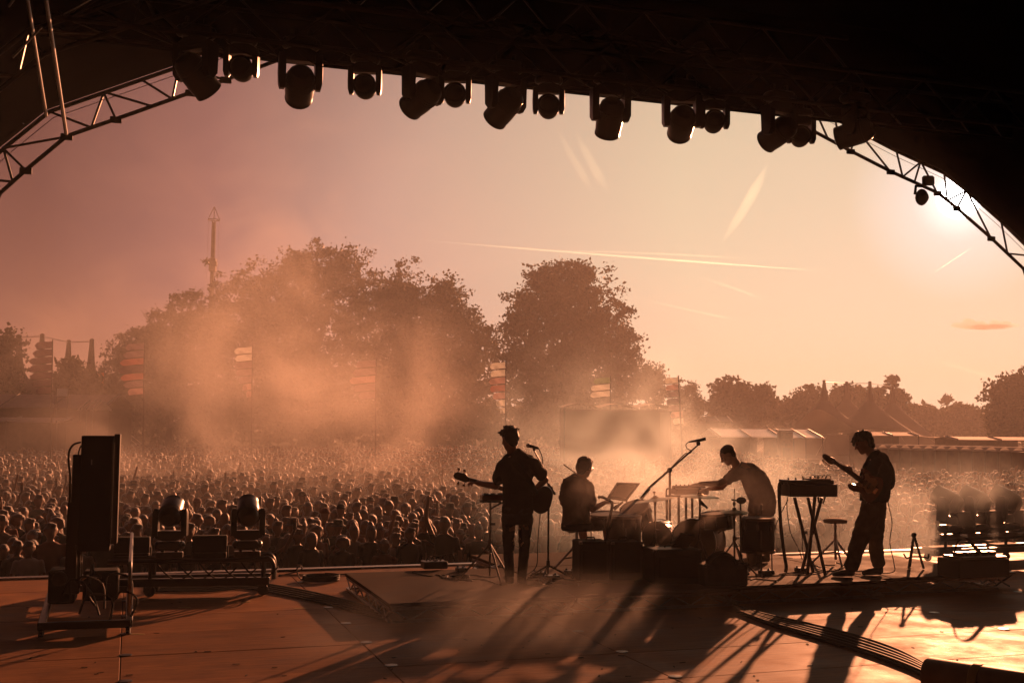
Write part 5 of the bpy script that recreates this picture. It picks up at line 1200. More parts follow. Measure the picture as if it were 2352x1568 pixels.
# left keyboard on a four legged stand
kd = 15.3
def KB(x, y, d=0): return at(*z8(x, y), kd + d)
p = KB(1210, 950); p.z = RZ; t = thing('keyboard_stand', 'square legged stand under the far keyboard', 'keyboard stand', p)
for x in (1095, 1200, 1265, 1320):
    a = KB(x, 640, .1 if x < 1250 else -.1); part('leg', MB().tube([a, Vector((a.x, a.y, RZ))], .017, 8), 'black_metal', t)
part('crossbar', MB().tube([KB(1090, 640), KB(1335, 640)], .016, 8), 'black_metal', t); part('side_hook', MB().tube(smooth_path([KB(1090, 760), KB(1090, 600), KB(1105, 572), KB(1130, 570)], 4), .012, 6), 'black_metal', t)
c = KB(1290, 590); t = thing('keyboard', 'far keyboard under the outstretched hand of the keyboard player', 'keyboard', c); X = Vector((.97, .22, 0)).normalized(); Y = Vector((-.22, .97, 0))
part('case', MB().box(c + UP3 * -.01, (.92 * .5, .30, .075), X=X, Y=Y, ch=.01).box(c + Vector((0, 0, .045)), (.44, .12, .04), X=X, Y=Y, ch=.008), 'tee_grey', t)
for k in range(14): part('key', MB().box(c + X * (-.2 + .03 * k) + Y * -.08 + UP3 * .035, (.027, .13, .014), X=X, Y=Y, ch=.002), 'flag_white', t)
for k in range(7): part('knob', MB().lathe([(.011, 0), (.009, .02)], c + X * (-.18 + .06 * k) + UP3 * .064, n=8), 'black_plastic', t)
# right synthesizer on an X stand
sd_ = 13.9
def SY(x, y, d=0): return at(*z9(x, y), sd_ + d)
p = SY(390, 1160); p.z = RZ; t = thing('keyboard_stand', 'double braced X stand carrying the synthesizers', 'keyboard stand', p)
for (a, b, d) in (((270, 605), (415, 1130), .14), ((485, 605), (325, 1150), .14), ((375, 605), (510, 1105), -.14), ((430, 600), (370, 1180), -.14)):
    q0, q1 = SY(*a, d), SY(*b, d); q1.z = RZ + .01; part('leg', MB().box((q0 + q1) / 2, (.036, .03, (q1 - q0).length), X=(q1 - q0).cross(Vector((0, 1, 0))).normalized(), Zv=(q1 - q0).normalized(), ch=.004), 'black_metal', t)
for d in (-.14, .14): part('pivot', MB().tube([SY(362 if d > 0 else 422, 880, d - .03), SY(362 if d > 0 else 422, 880, d + .03)], .022, 8), 'steel', t)
c = SY(378, 545); X = Vector((.985, .17, 0)).normalized(); Y = Vector((-.17, .985, 0)); w_ = 395 / (FP / sd_ * 1.0884 * 3.136)
t = thing('synthesizer', 'deep black synthesizer resting on the X stand', 'synthesizer', c)
part('case', MB().box(c, (w_, .34, .150), X=X, Y=Y, ch=.014), 'black_plastic', t); part('cover_flap', MB().tube([SY(455, 595, -.2), SY(460, 640, -.2), SY(495, 648, -.2), SY(512, 600, -.2)], .010, 6), 'rubber', t)
for k in range(18): part('key', MB().box(c + X * (-.24 + .028 * k) + Y * .1 + UP3 * .079, (.024, .12, .012), X=X, Y=Y, ch=.002), 'flag_white', t)
c2 = SY(362, 482); t = thing('synthesizer', 'flat control desk with knobs and patch cables on top of the deep synthesizer', 'synthesizer', c2); w2_ = 378 / (FP / sd_ * 1.0884 * 3.136)
part('case', MB().box(c2 + UP3 * .002, (w2_, .30, .05), X=X, Y=Y, ch=.008), 'black_plastic', t); part('raised_panel', MB().box(c2 + X * .14 + UP3 * .033, (.26, .24, .02), X=X, Y=Y, ch=.004), 'tee_pale', t)
for k in range(16): part('knob', MB().lathe([(.010, 0), (.008, .022)], c2 + X * (-.25 + .032 * k) + Y * (-.05 + .08 * (k % 3)) + UP3 * (.027 if k < 8 else .043), n=8), 'black_plastic', t)
for k in range(5): a = c2 + X * (.05 + .05 * k) + UP3 * .045; part('patch_cable', MB().tube(smooth_path([a, a + X * .02 + UP3 * .03, a + X * .06 + UP3 * .028, a + X * .09 + Y * .04], 4), .005, 5), 'rubber', t)
cable('thick cable looping from the synthesizers down to the riser', [SY(180, 490), SY(160, 490), SY(150, 530), SY(152, 640), SY(165, 850), SY(190, 1050), SY(205, 1140), SY(200, 1190)], .022)
for k, pp in enumerate(([(215, 600), (212, 700), (240, 880), (300, 1000), (330, 1090)], [(280, 640), (300, 760), (330, 900), (335, 1020), (350, 1120)], [(220, 620), (150, 760), (100, 880), (30, 1050)])):
    cable(('thin cable hanging under the synthesizer, nearest its left end', 'thin cable hanging behind the X stand legs', 'thin cable running from the synthesizer down to the floor tom')[k], [SY(x, y, .2) for x, y in pp], .006)
cable('guitar lead hanging from the right guitarist to the riser', [G(1005, 545, .1), G(1003, 640, .1), G(1035, 800, .1), G(1018, 960, .1), G(1050, 1120, .1), G(1040, 1190, .05), onr(2000, 1316), onr(1960, 1320), onr(1985, 1326)], .006)

# dark boxes on the near side of the riser
def flight(label, a, b, d, depth=.4, z0=RZ, name='amplifier', mt='matt_black', grille=True):
    """front rectangle measured top left a, bottom right b"""
    p, q = at(*z8(*a), d), at(*z8(*b), d); w_ = q.x - p.x; h_ = p.z - z0; c = Vector(((p.x + q.x) / 2, (p.y + q.y) / 2 + depth / 2, z0 + h_ / 2)); t = thing(name, label, 'amplifier', (c.x, c.y, z0))
    X = Vector((.985, .17, 0)).normalized(); Y = Vector((-.17, .985, 0))
    part('cabinet', MB().box(c, (w_, depth, h_), X=X, Y=Y, ch=.012), mt, t); part('back_panel', MB().box(c - Y * (depth / 2 + .003), (w_ * .8, .012, h_ * .6), X=X, Y=Y, ch=.003), 'black_drape', t)
    part('handle', MB().tube([c + X * (-w_ * .15) + UP3 * (h_ / 2 + .005), c + X * (-w_ * .12) + UP3 * (h_ / 2 + .035), c + X * (w_ * .12) + UP3 * (h_ / 2 + .035), c + X * (w_ * .15) + UP3 * (h_ / 2 + .005)], .012, 6), 'rubber', t)
    for sx in (-1, 1): part('corner', MB().box(c + X * (sx * (w_ / 2 - .015)) - Y * (depth / 2 - .015) + UP3 * (h_ / 2 - .012), (.04, .04, .03), X=X, Y=Y, ch=.006), 'dark_alu', t)
    return t, c, X, Y
flight('squat black amplifier below the drum stool', (290, 1048), (560, 1300), 13.1)
flight('tall black amplifier below the drum by the drummer', (575, 1050), (860, 1320), 13.2)
am, c, X, Y = flight('wide black amplifier with a laptop case on top, centre of the riser', (940, 1118), (1385, 1320), 12.9, .5)
flight('low black amplifier box right of the wide amplifier', (1390, 1250), (1800, 1330), 12.8, .4)
lc = at(*z8(1080, 1110), 13.1); t = thing('laptop', 'open laptop with its lid leaning back on the wide amplifier', 'laptop', lc)
part('base', MB().box(lc + Vector((0, 0, .0)), (.36, .25, .02), X=X, Y=Y, ch=.004), 'dark_alu', t)
qs = [at(*z8(x, y), 13.2) for x, y in ((1120, 1110), (1245, 1150), (1345, 1000), (1215, 975))]; part('lid', MB().hull(qs + [q + Vector((0, .02, .012)) for q in qs]), 'black_plastic', t, False)
bc = at(*z8(1580, 1235), 12.9); bc.z = RZ + .0; m = MB(); bz = at(*z8(1580, 1160), 12.9).z
zz = bz - .01; m.ell(Vector((bc.x, bc.y, RZ + .10 + (zz - RZ) * .3)), (.19, .15, (zz - RZ) * .55)); m.ell(Vector((bc.x + .06, bc.y, zz - .10)), (.14, .12, .10)); m.cap(Vector((bc.x - .1, bc.y, zz - .05)), .03, Vector((bc.x + .12, bc.y, zz - .03)), .025)
m.v = [Vector((p.x, p.y, max(p.z, RZ + .003))) for p in m.v]; o = link('gear_bag', sculpt(m, 'gear_bag', .012, 3, .02, .06), 'black_drape', None); tag(o, 'slumped black gear bag on the riser under the hi hat', 'bag')
hn = part('strap', MB().tube(smooth_path([Vector((bc.x - .12, bc.y - .1, zz - .06)), Vector((bc.x - .05, bc.y - .13, zz + .01)), Vector((bc.x + .08, bc.y - .12, zz)), Vector((bc.x + .14, bc.y - .1, zz - .08))], 4), .012, 6), 'rubber', o)

# pedals and cables on the risers
def pedal_box(label, p, s=(.22, .16, .07), n=3, name='pedal'):
    t = thing(name, label, 'effects pedal', p); X = UX; Y = VX
    part('case', MB().box(p + UP3 * s[2] / 2, s, X=X, Y=Y, ch=.008), 'black_metal', t)
    for k in range(n): part('knob', MB().lathe([(.014, 0), (.011, .02)], p + X * (-s[0] * .3 + s[0] * .6 * k / max(1, n - 1)) + Y * .03 + UP3 * s[2], n=8), 'black_plastic', t)
    part('footswitch', MB().lathe([(.014, 0), (.014, .018), (.008, .022)], p - Y * .05 + UP3 * s[2], n=10), 'chrome', t); return t
pb = onr(997, 1304); pedal_box('pedal board cluster with tangled leads at the far left of the riser', pb, (.30, .2, .09), 5)
for k in range(5):
    a = pb + UX * (-.1 + .06 * k) + UP3 * .10; cable('short patch lead looping over the pedal cluster, %s of five' % ['first', 'second', 'third', 'fourth', 'fifth'][k], [a, a + Vector((.03, -.02, .05)), a + Vector((.08, .02, .03 + .01 * k)), a + Vector((.12, .04, -.02))], .007, group='patch leads')
for k, (px, py) in enumerate(((1060, 1312), (1238, 1322), (1268, 1330), (1310, 1318), (1690, 1312), (1760, 1318), (1840, 1312))): pedal_box(['flat pedal left of the feet of the bassist', 'flat pedal right of the feet of the bassist', 'small pedal near the squat amplifier', 'pedal at the foot of the drum stool', 'pedal at the heel of the keyboard player', 'pedal below the deep floor tom', 'pedal under the X stand'][k], onr(px, py), (.13 + .02 * (k % 3), .12, .05), 2)
rc = random.Random(31)
def snake(label, px0, py0, px1, py1, n=6, amp=14, z=RZ, r=.006, group='loose leads on the riser'):
    pts_ = []
    for k in range(n + 1):
        t = k / n; q = onz(px0 + (px1 - px0) * t + rc.uniform(-amp, amp), py0 + (py1 - py0) * t + rc.uniform(-amp, amp) * .35, z); q.z = z + r; pts_.append(q)
    return cable(label, pts_, r, group=group)
for k, a in enumerate(((960, 1318, 1180, 1342), (1010, 1322, 1085, 1330), (1040, 1325, 1130, 1320), (1200, 1330, 1330, 1345), (1240, 1325, 1400, 1340), (1220, 1345, 1300, 1325), (1640, 1330, 1900, 1315), (1700, 1325, 1790, 1335), (1780, 1318, 1990, 1308), (1860, 1300, 1960, 1296))):
    snake(['lead running from the pedal cluster to the bassist', 'coiled lead below the pedal cluster', 'thin lead left of the effects stand', 'lead right of the bassist shoes', 'lead trailing to the squat amplifier', 'crossed lead at the mic stand foot', 'lead along the near edge beside the low amplifier', 'short lead by the deep floor tom legs', 'lead under the X stand towards the guitarist', 'lead behind the shoes of the right guitarist'][k], *a, n=8)
cl = onr(1058, 1327); cable('small coil of lead on the left riser', [cl + Vector((.10 * math.cos(a * .9), .08 * math.sin(a * .9), .006 + .0015 * a)) for a in range(22)], .006)

# ------------------------------------------------------------------ tall column on a wheeled base, left
zL = Z(0, 1040, 2.613); DC = 11.0
def Cc(x, y, d=0): return at(*zL(x, y), DC + d)
p = Cc(590, 1330); p.z = 0
t = thing('speaker_column', 'tall black panel column on a wheeled steel base at the left', 'column', p); X = Vector((.96, .28, 0)).normalized(); Y = Vector((-.28, .96, 0))
a, b = Cc(530, 127), Cc(768, 880); w_ = b.x - a.x; h_ = a.z - b.z; c = (a + b) / 2
part('cabinet', MB().box(c + X * -.035 + Y * .12, (w_ * .80, .26, h_), X=X, Y=Y, ch=.006), 'matt_black', t)
part('side_panel', MB().box(c + X * (w_ * .40) + Y * .14 + UP3 * .04, (.055, .20, h_ * .96), X=X, Y=Y, ch=.004), 'black_metal', t)
part('edge_strip', MB().box(c + X * (w_ * .335) - Y * .02 + UP3 * .03, (.010, .012, h_ * .82), X=X, Y=Y), 'dark_alu', t)
part('edge_strip', MB().box(c + X * (-w_ * .22) - Y * .018 + UP3 * .30, (.010, .012, .05), X=X, Y=Y), 'steel', t)
a, b = Cc(468, 250, .05), Cc(530, 1150, .05); part('mast', MB().box((a + b) / 2, (b.x - a.x, .12, a.z - b.z), X=X, Y=Y, ch=.006), 'black_metal', t)
a, b = Cc(440, 560, .0), Cc(470, 1150, .0); part('inner_mast', MB().box((a + b) / 2, (b.x - a.x + .01, .08, a.z - b.z), X=X, Y=Y, ch=.004), 'black_metal', t)
for x in (497, 532): part('lift_rod', MB().tube([Cc(x, 840, -.06), Cc(x, 1080, -.06)], .008, 6), 'dark_alu', t)
part('hose', MB().tube(smooth_path([Cc(527, 170), Cc(480, 185), Cc(452, 230), Cc(448, 300), Cc(458, 400), Cc(455, 560)], 4), .010, 6), 'rubber', t); part('hose', MB().tube(smooth_path([Cc(530, 190), Cc(515, 230), Cc(512, 260)], 4), .007, 6), 'rubber', t)
fl_, fr_, bl_, br_ = (onz(*zL(*q), .12) for q in ((270, 1350), (845, 1365), (330, 1130), (870, 1190)))
base_pts = [onz(*zL(270, 1370), .10), onz(*zL(840, 1350), .10), onz(*zL(850, 1130), .10), onz(*zL(345, 1120), .10)]
for i in range(4):
    q0, q1 = base_pts[i], base_pts[(i + 1) % 4]; d = (q1 - q0); part('base_beam', MB().box((q0 + q1) / 2, (d.length + .04, .07, .07), X=d.normalized(), ch=.006), 'black_metal', t)
for q in base_pts:
    w = part('caster', MB().lathe([(.03, -.018), (.05, -.018), (.05, .018), (.03, .018)], Vector((q.x, q.y, .05)), (1, .2, 0), 16), 'rubber', t); part('caster_fork', MB().box(Vector((q.x, q.y, .085)), (.06, .05, .05), ch=.006), 'black_metal', w)
part('counterweight', MB().box((base_pts[0] + base_pts[3]) / 2 + X * .14 + UP3 * .20, (.26, .34, .34), X=X, Y=Y, ch=.02), 'matt_black', t); part('winch_box', MB().box((base_pts[1] + base_pts[2]) / 2 - X * .28 + UP3 * .22, (.34, .30, .30), X=X, Y=Y, ch=.02), 'matt_black', t)
for k in range(3): q = base_pts[1].lerp(base_pts[2], .1 + .35 * k); part('rail_post', MB().tube([q, q + UP3 * .50], .017, 8), 'steel', t)
part('guard_rail', MB().tube(smooth_path([base_pts[1] + UP3 * .10, base_pts[1] + UP3 * .50, base_pts[1].lerp(base_pts[2], .15) + UP3 * .56, base_pts[2] + UP3 * .62], 4), .019, 8), 'steel', t)
part('guard_rail', MB().tube([base_pts[1] + UP3 * .27, base_pts[2] + UP3 * .30], .012, 8), 'steel', t)
for k in range(7):
    q = base_pts[0].lerp(base_pts[1], .2 + .1 * k) + Y * rc.uniform(.0, .4) + UP3 * rc.uniform(.15, .4); part('hydraulic_hose', MB().tube(smooth_path([q, q + Vector((rc.uniform(-.1, .15), rc.uniform(-.1, .1), rc.uniform(.05, .2))), q + Vector((rc.uniform(.05, .25), 0, rc.uniform(.0, .15))), q + Vector((rc.uniform(.1, .3), 0, rc.uniform(-.2, 0)))], 4), .011, 6), 'rubber', t)
part('chrome_handle', MB().tube(smooth_path([Cc(515, 1085, -.15), Cc(560, 1050, -.15), Cc(620, 1040, -.15), Cc(660, 1055, -.15)], 4), .012, 8), 'chrome', t)
part('pulley', MB().lathe([(.055, -.015), (.07, -.012), (.07, .012), (.055, .015)], Cc(388, 1060, -.1), (.2, -1, .1), 18), 'dark_alu', t)

# ------------------------------------------------------------------ light trolleys
DT = 13.35
def Tc(x, y, d=0): return at(*zL(x, y), DT + d)
TR = Matrix.Rotation(R(9), 4, 'Z')
def trolley(label, a, b, z_beam, legs_u, nm='light_trolley'):
    X = (b - a); X.z = 0; l = X.length; X.normalize(); Y = Vector((-X.y, X.x, 0)); a = Vector((a.x, a.y, 0)); t = thing(nm, label, 'trolley', a)
    for dy in (-.18, .18):
        part('lower_beam', MB().box(a + X * l / 2 + Y * dy + UP3 * .16, (l, .09, .09), X=X, Y=Y, ch=.008), 'black_metal', t); part('upper_tube', MB().tube([a + Y * dy + UP3 * z_beam, a + X * l + Y * dy + UP3 * z_beam], .026, 8), 'black_metal', t)
    for u in legs_u:
        for dy in (-.18, .18):
            q = a + X * u * l + Y * dy; part('post', MB().tube([q + UP3 * .16, q + UP3 * z_beam], .024, 8), 'black_metal', t)
            w = part('caster', MB().lathe([(.03, -.02), (.062, -.02), (.062, .02), (.03, .02)], q + UP3 * .062, Y, 16), 'rubber', t); part('caster_fork', MB().box(q + UP3 * .115, (.05, .06, .05), ch=.006), 'black_metal', w)
    for dy in (-.18, .18): part('end_hoop', MB().tube(smooth_path([a + X * (l - .12) + Y * dy + UP3 * z_beam, a + X * (l - .02) + Y * dy + UP3 * (z_beam + .02), a + X * (l + .04) + Y * dy + UP3 * (z_beam - .05), a + X * (l + .05) + Y * dy + UP3 * .18], 4), .028, 8), 'black_metal', t)
    return t, a, X, Y, l
q0, q1 = onz(*zL(905, 1165), 0), onz(*zL(1760, 1150), 0)
t, a, X, Y, l = trolley('long black wheeled trolley carrying two moving lights at the left stage front', q0 - (q1 - q0) * .22, q1, .40, (.26, .96))
fl_grp = 'floor lights on the left trolley'
for k, (x, y) in enumerate(((1118, 640), (1615, 625))):
    u = (Tc(x, 900) - a).dot(X); pos = a + X * u + UP3 * .50
    hz_ = Tc(x, y).z
    moving_head(['moving light on the left trolley, nearer the tall column', 'moving light on the left trolley, outer end'][k], Matrix.Translation(pos) @ Matrix.Rotation(math.atan2(X.y, X.x) + (.1 if k else -.05), 4, 'Z'), True, ((-.1, .35, .93), (-.22, .42, .88))[k], .76, fl_grp, .5)
    part('mount_bracket', MB().box(pos - UP3 * .05, (.30, .12, .07), X=X, Y=Y, ch=.008), 'dark_alu', t)
for k, (x0, x1, y0, y1) in enumerate(((755, 975, 785, 945), (1262, 1480, 775, 940))):
    c = (Tc(x0, y0) + Tc(x1, y1)) / 2; w_ = Tc(x1, y0).x - Tc(x0, y0).x; h_ = Tc(x0, y0).z - Tc(x0, y1).z
    s_ = thing('strobe_panel', ['rectangular black strobe panel on the trolley beside the column', 'rectangular black strobe panel between the two trolley lights'][k], 'stage light', c - UP3 * h_ / 2, 'strobe panels on the left trolley')
    part('housing', MB().box(c + UP3 * h_ * .16, (w_, .14, h_ * .66), X=X, Y=Y, ch=.012), 'matt_black', s_); part('lower_housing', MB().box(c - UP3 * h_ * .33, (w_ * .98, .16, h_ * .30), X=X, Y=Y, ch=.012), 'matt_black', s_)
    part('hinge_strip', MB().box(c - UP3 * h_ * .175 - Y * .04, (w_ * .92, .06, .02), X=X, Y=Y, ch=.004), 'dark_alu', s_); part('yoke', MB().tube([c + X * w_ * .52 + UP3 * .02, c + X * w_ * .53 - UP3 * h_ * .6, c - X * w_ * .53 - UP3 * h_ * .6, c - X * w_ * .52 + UP3 * .02], .012, 6), 'black_metal', s_)
for k in range(5):
    u = l * (.30 + .13 * k); q = a + X * u - Y * .2 + UP3 * .38; cable('cable sagging under the left light trolley, %s from the column' % ['first', 'second', 'third', 'fourth', 'fifth'][k], [q, q + X * .1 - UP3 * .12, q + X * .25 - UP3 * .2, q + X * .42 - UP3 * .06], .010, group='cables under the left trolley')
# right trolley in the smoke
q0, q1 = onz(2120, 1292, 0), onz(2420, 1276, 0)
t, a, X, Y, l = trolley('low wheeled trolley with three moving lights in the smoke at the right stage front', q0, q1, .34, (.1, .55, .95))
for k, px in enumerate((2148, 2240, 2345)):
    u = (at(px, 1230, 17.4) - a).dot(X); pos = a + X * u + UP3 * .42
    moving_head(['hazy moving light on the right trolley, nearest the guitarist', 'hazy moving light in the middle of the right trolley', 'hazy moving light at the picture edge on the right trolley'][k], Matrix.Translation(pos) @ Matrix.Rotation(math.atan2(X.y, X.x), 4, 'Z'), True, (-.62, .38, .68), .86, 'floor lights on the right trolley', .7)
    part('mount_bracket', MB().box(pos - UP3 * .05, (.30, .12, .07), X=X, Y=Y, ch=.008), 'dark_alu', t)
for k in range(3):
    u = (at((2195, 2290, 2385)[k], 1230, 17.4) - a).dot(X); c = a + X * u + UP3 * .62; s_ = thing('strobe_panel', ['strobe panel between the first two right trolley lights', 'strobe panel between the last two right trolley lights', 'strobe panel at the right end of the right trolley'][k], 'stage light', c - UP3 * .2, 'strobe panels on the right trolley')
    part('housing', MB().box(c, (.36, .14, .24), X=X, Y=Y, ch=.012), 'matt_black', s_); part('lower_housing', MB().box(c - UP3 * .17, (.35, .16, .08), X=X, Y=Y, ch=.01), 'matt_black', s_)
for k in range(4): part('shelf_bar', MB().box(a + X * l * (.12 + .24 * k) - Y * .05 + UP3 * (.22 + .07 * (k % 2)), (.5, .3, .03), X=X, Y=Y, ch=.006), 'matt_black', t)

# ------------------------------------------------------------------ right end of the riser
p = onr(2100, 1306); tp = at(2102, 1226, p.y); t = thing('guitar_stand', 'empty A frame guitar stand right of the guitarist', 'guitar stand', p)
for sx, dy in ((-.09, -.05), (.11, -.03), (.0, .16)): part('leg', MB().tube([Vector((p.x + .01, p.y + .02, tp.z)), p + Vector((sx, dy, .01))], .016, 8), 'black_metal', t)
part('cradle', MB().tube(smooth_path([p + Vector((-.16, -.08, .20)), p + Vector((-.13, -.10, .15)), p + Vector((-.05, -.06, .16)), p + Vector((.09, -.06, .16)), p + Vector((.14, -.10, .15)), p + Vector((.15, -.1, .2))], 4), .011, 8), 'black_metal', t); part('neck_yoke', MB().ell(Vector((p.x + .01, p.y + .02, tp.z)), (.035, .03, .03)), 'rubber', t)
p = onz(2236, 1322, RZ); t = thing('pedal_case', 'low case with pedals and a bent strap at the right end of the riser', 'case', p)
part('case', MB().box(p + UP3 * .11, (.75, .40, .22), X=UX, Y=VX, ch=.012), 'matt_black', t); part('lid', MB().box(p + UP3 * .235 + UX * .03, (.66, .36, .025), X=UX, Y=VX, ch=.006), 'dark_alu', t)
for k in range(5): part('pedal', MB().box(p + UX * (-.22 + .12 * k) + UP3 * .27, (.09, .12, .05), X=UX, Y=VX, ch=.008), 'black_metal', t)
part('strap', MB().tube(smooth_path([p + UX * -.28 + UP3 * .26, p + UX * -.22 + UP3 * .42, p + UX * -.08 + UP3 * .44, p + UX * .08 + UP3 * .30, p + UX * .16 + UP3 * .27], 5), .03, 8, flat=.2), 'black_drape', t)
p = onz(2285, 1345, 0); t = thing('folding_step', 'small black folding step at the right end of the riser', 'step', p)
part('tread', MB().box(p + UP3 * .17, (.42, .28, .03), X=UX, Y=VX, ch=.005), 'black_metal', t)
for sx in (-1, 1):
    for sy in (-1, 1): part('leg', MB().tube([p + UX * sx * .18 + VX * sy * .12 + UP3 * .16, p + UX * sx * -.12 + VX * sy * .12 + UP3 * .01], .012, 6), 'black_metal', t)

# ------------------------------------------------------------------ floor cables and the roll at the corner
for k in range(11):
    w = (k - 5) * 7.0; pts_ = [onz(x + w * .55 * f + rc.uniform(-2, 2), y - w * .12 * f + (w * .8 * f), 0) for x, y, f in ((1690, 1402, .35), (1760, 1425, .5), (1850, 1448, .7), (1960, 1478, .9), (2060, 1512, 1.0), (2130, 1545, .95), (2190, 1585, .9))]
    for q in pts_: q.z = .014 + .016 * (k % 2)
    cable('black cable in the thick bundle crossing the floor, %s of eleven from its far side' % RN[k], pts_, .014, group='cable bundle on the right floor')
for k in range(5):
    w = (k - 2) * 5; pts_ = [onz(x, y + w * f, 0) for x, y, f in ((330, 1352, .6), (470, 1352, .8), (560, 1345, .8), (640, 1356, .9), (720, 1372, 1), (800, 1392, 1), (870, 1412, .9), (925, 1424, .6))]
    for q in pts_: q.z = .012
    cable('black cable running from the left trolley to the riser corner, %s of five' % RN[k], pts_, .012, group='cable run on the left floor')
cl = onz(737, 1333, 0); cable('flat coil of black cable on the floor behind the riser corner', [cl + Vector((.22 * math.cos(a * .7) * (1 + .05 * math.sin(a)), .20 * math.sin(a * .7), .012 + .0012 * a)) for a in range(48)], .011)
cable('loop of cable rising beside the left trolley end', [onz(640, 1322, .02), at(688, 1310, 13.6), at(692, 1300, 13.6), at(682, 1306, 13.6), onz(690, 1328, .02), onz(720, 1332, .02)], .009)
for k, (a0, b0) in enumerate((((640, 1312), (830, 1306)), ((640, 1322), (830, 1320)))):
    q0, q1 = onz(*a0, 0), onz(*b0, 0); cable(['straight cable along the stage lip left of the riser, farther one', 'straight cable along the stage lip left of the riser, nearer one'][k], [q0 + UP3 * .012, q0.lerp(q1, .5) + UP3 * .012, q1 + UP3 * .012], .011)
c0 = onz(2130, 1590, 0); c1 = onz(2420, 1640, 0); ax = (c1 - c0); ax.z = 0; ax.normalize(); rr_ = .13
t = thing('floor_roll', 'thick rolled floor covering lying in the near right corner', 'roll', c0); c0.z = rr_ + .005
part('roll', MB().lathe([(.02, 0), (rr_ * .92, 0), (rr_, .02), (rr_, 1.3), (.02, 1.3)], c0, ax, 36), 'box_wood', t); part('binding', MB().lathe([(rr_ + .002, .35), (rr_ + .006, .355), (rr_ + .006, .41), (rr_ + .002, .415)], c0, ax, 36), 'tape', t); part('core_tube', MB().lathe([(.045, -.012), (.05, -.012), (.05, .03), (.045, .03)], c0, ax, 18), 'tee_pale', t)
# tape marks
for k, (x, y, ang) in enumerate(((423, 1394, .1), (565, 1382, .9), (690, 1396, .3), (316, 1455, .0))):
    q = onz(x, y, .003); solo('tape_mark', MB().box(q, (.13, .02, .002), X=Vector((math.cos(ang), math.sin(ang), 0))), 'tape', ['yellow tape mark on the floor below the left trolley', 'slanted yellow tape mark on the floor right of the trolley', 'yellow tape mark by the riser shadow', 'tape mark near the wheel of the tall column'][k], 'tape mark', loc=q)

rd_ = random.Random(77); m = MB()
for k in range(70):
    q = onz(rd_.uniform(20, 2300), rd_.uniform(1380, 1560), .0035); an = rd_.uniform(0, PI); m.box(q, (rd_.uniform(.015, .06), rd_.uniform(.006, .018), .003), X=Vector((math.cos(an), math.sin(an), 0)))
tag(part('floor_litter', m, 'matt_black', None, False), 'tiny scraps of tape and grit scattered over the stage floor', 'litter', kind='stuff')
# ================================================================== SKY THINGS, HAZE AND SMOKE
def vol(name, density, color, aniso):
    m = bpy.data.materials.new(name); m.use_nodes = True; t = m.node_tree; t.nodes.remove(t.nodes['Principled BSDF'])
    v = t.nodes.new('ShaderNodeVolumePrincipled'); v.inputs['Color'].default_value = (*color, 1); v.inputs['Density'].default_value = density
    v.inputs['Anisotropy'].default_value = aniso; t.links.new(v.outputs[0], t.nodes['Material Output'].inputs['Volume'])
    MAT[name] = m; return m, t, v
vol('haze_air', .0009, (.97, .95, .95), .27)
hz = part('haze', MB().box((0, 330, 18.7), (980, 800, 43.4)), 'haze_air', None, False); tag(hz, 'pale dusty evening air filling the whole festival field', 'haze', kind='stuff')

def smoke(label, c, rad, dens, scale=1.0, seed=0.0, thresh=(.42, .68), color=(.98, .94, .90), aniso=.35, steps=1.0):
    """a cloud of stage fog: rounded body, density broken up by noise and fading to nothing at its rim"""
    nm = 'smoke_%d' % len(MAT); m, t, v = vol(nm, 1, color, aniso)
    tcn = t.nodes.new('ShaderNodeTexCoord'); ln = t.nodes.new('ShaderNodeVectorMath'); ln.operation = 'LENGTH'; t.links.new(tcn.outputs['Object'], ln.inputs[0])
    fo = t.nodes.new('ShaderNodeMapRange'); fo.interpolation_type = 'SMOOTHSTEP'; fo.inputs['From Min'].default_value = .98; fo.inputs['From Max'].default_value = .25; t.links.new(ln.outputs['Value'], fo.inputs['Value'])
    g = t.nodes.new('ShaderNodeNewGeometry'); ad = t.nodes.new('ShaderNodeVectorMath'); ad.operation = 'ADD'; ad.inputs[1].default_value = (seed * 17.3, seed * 5.1, seed * 9.7); t.links.new(g.outputs['Position'], ad.inputs[0])
    nz = t.nodes.new('ShaderNodeTexNoise'); nz.inputs['Scale'].default_value = scale; nz.inputs['Detail'].default_value = 3.5; nz.inputs['Roughness'].default_value = .6; nz.inputs['Distortion'].default_value = 1.1; t.links.new(ad.outputs[0], nz.inputs['Vector'])
    mr = t.nodes.new('ShaderNodeMapRange'); mr.interpolation_type = 'SMOOTHSTEP'; mr.inputs['From Min'].default_value = thresh[0]; mr.inputs['From Max'].default_value = thresh[1]; t.links.new(nz.outputs['Fac'], mr.inputs['Value'])
    a = t.nodes.new('ShaderNodeMath'); a.operation = 'MULTIPLY'; b = t.nodes.new('ShaderNodeMath'); b.operation = 'MULTIPLY'; b.inputs[1].default_value = dens
    t.links.new(fo.outputs[0], a.inputs[0]); t.links.new(mr.outputs[0], a.inputs[1]); t.links.new(a.outputs[0], b.inputs[0]); t.links.new(b.outputs[0], v.inputs['Density'])
    try: m.cycles.volume_step_rate = steps
    except Exception: pass
    o = link('smoke', MB().ell((0, 0, 0), (1, 1, 1), nu=24, nv=14).mesh('smoke'), nm, None, Matrix.Translation(Vector(c)) @ rotU @ Matrix.Diagonal((*rad, 1)))
    return tag(o, label, 'smoke', kind='stuff')
vol('veil_air', .0005, (.97, .95, .95), .3)
tag(link('smoke', MB().ell((0, 0, 0), (70, 76, 26), nu=32, nv=18).mesh('smoke'), 'veil_air', None, Matrix.Translation((8, 96, 5))), 'wide thin veil of drifting smoke over the whole crowd field', 'smoke', kind='stuff')
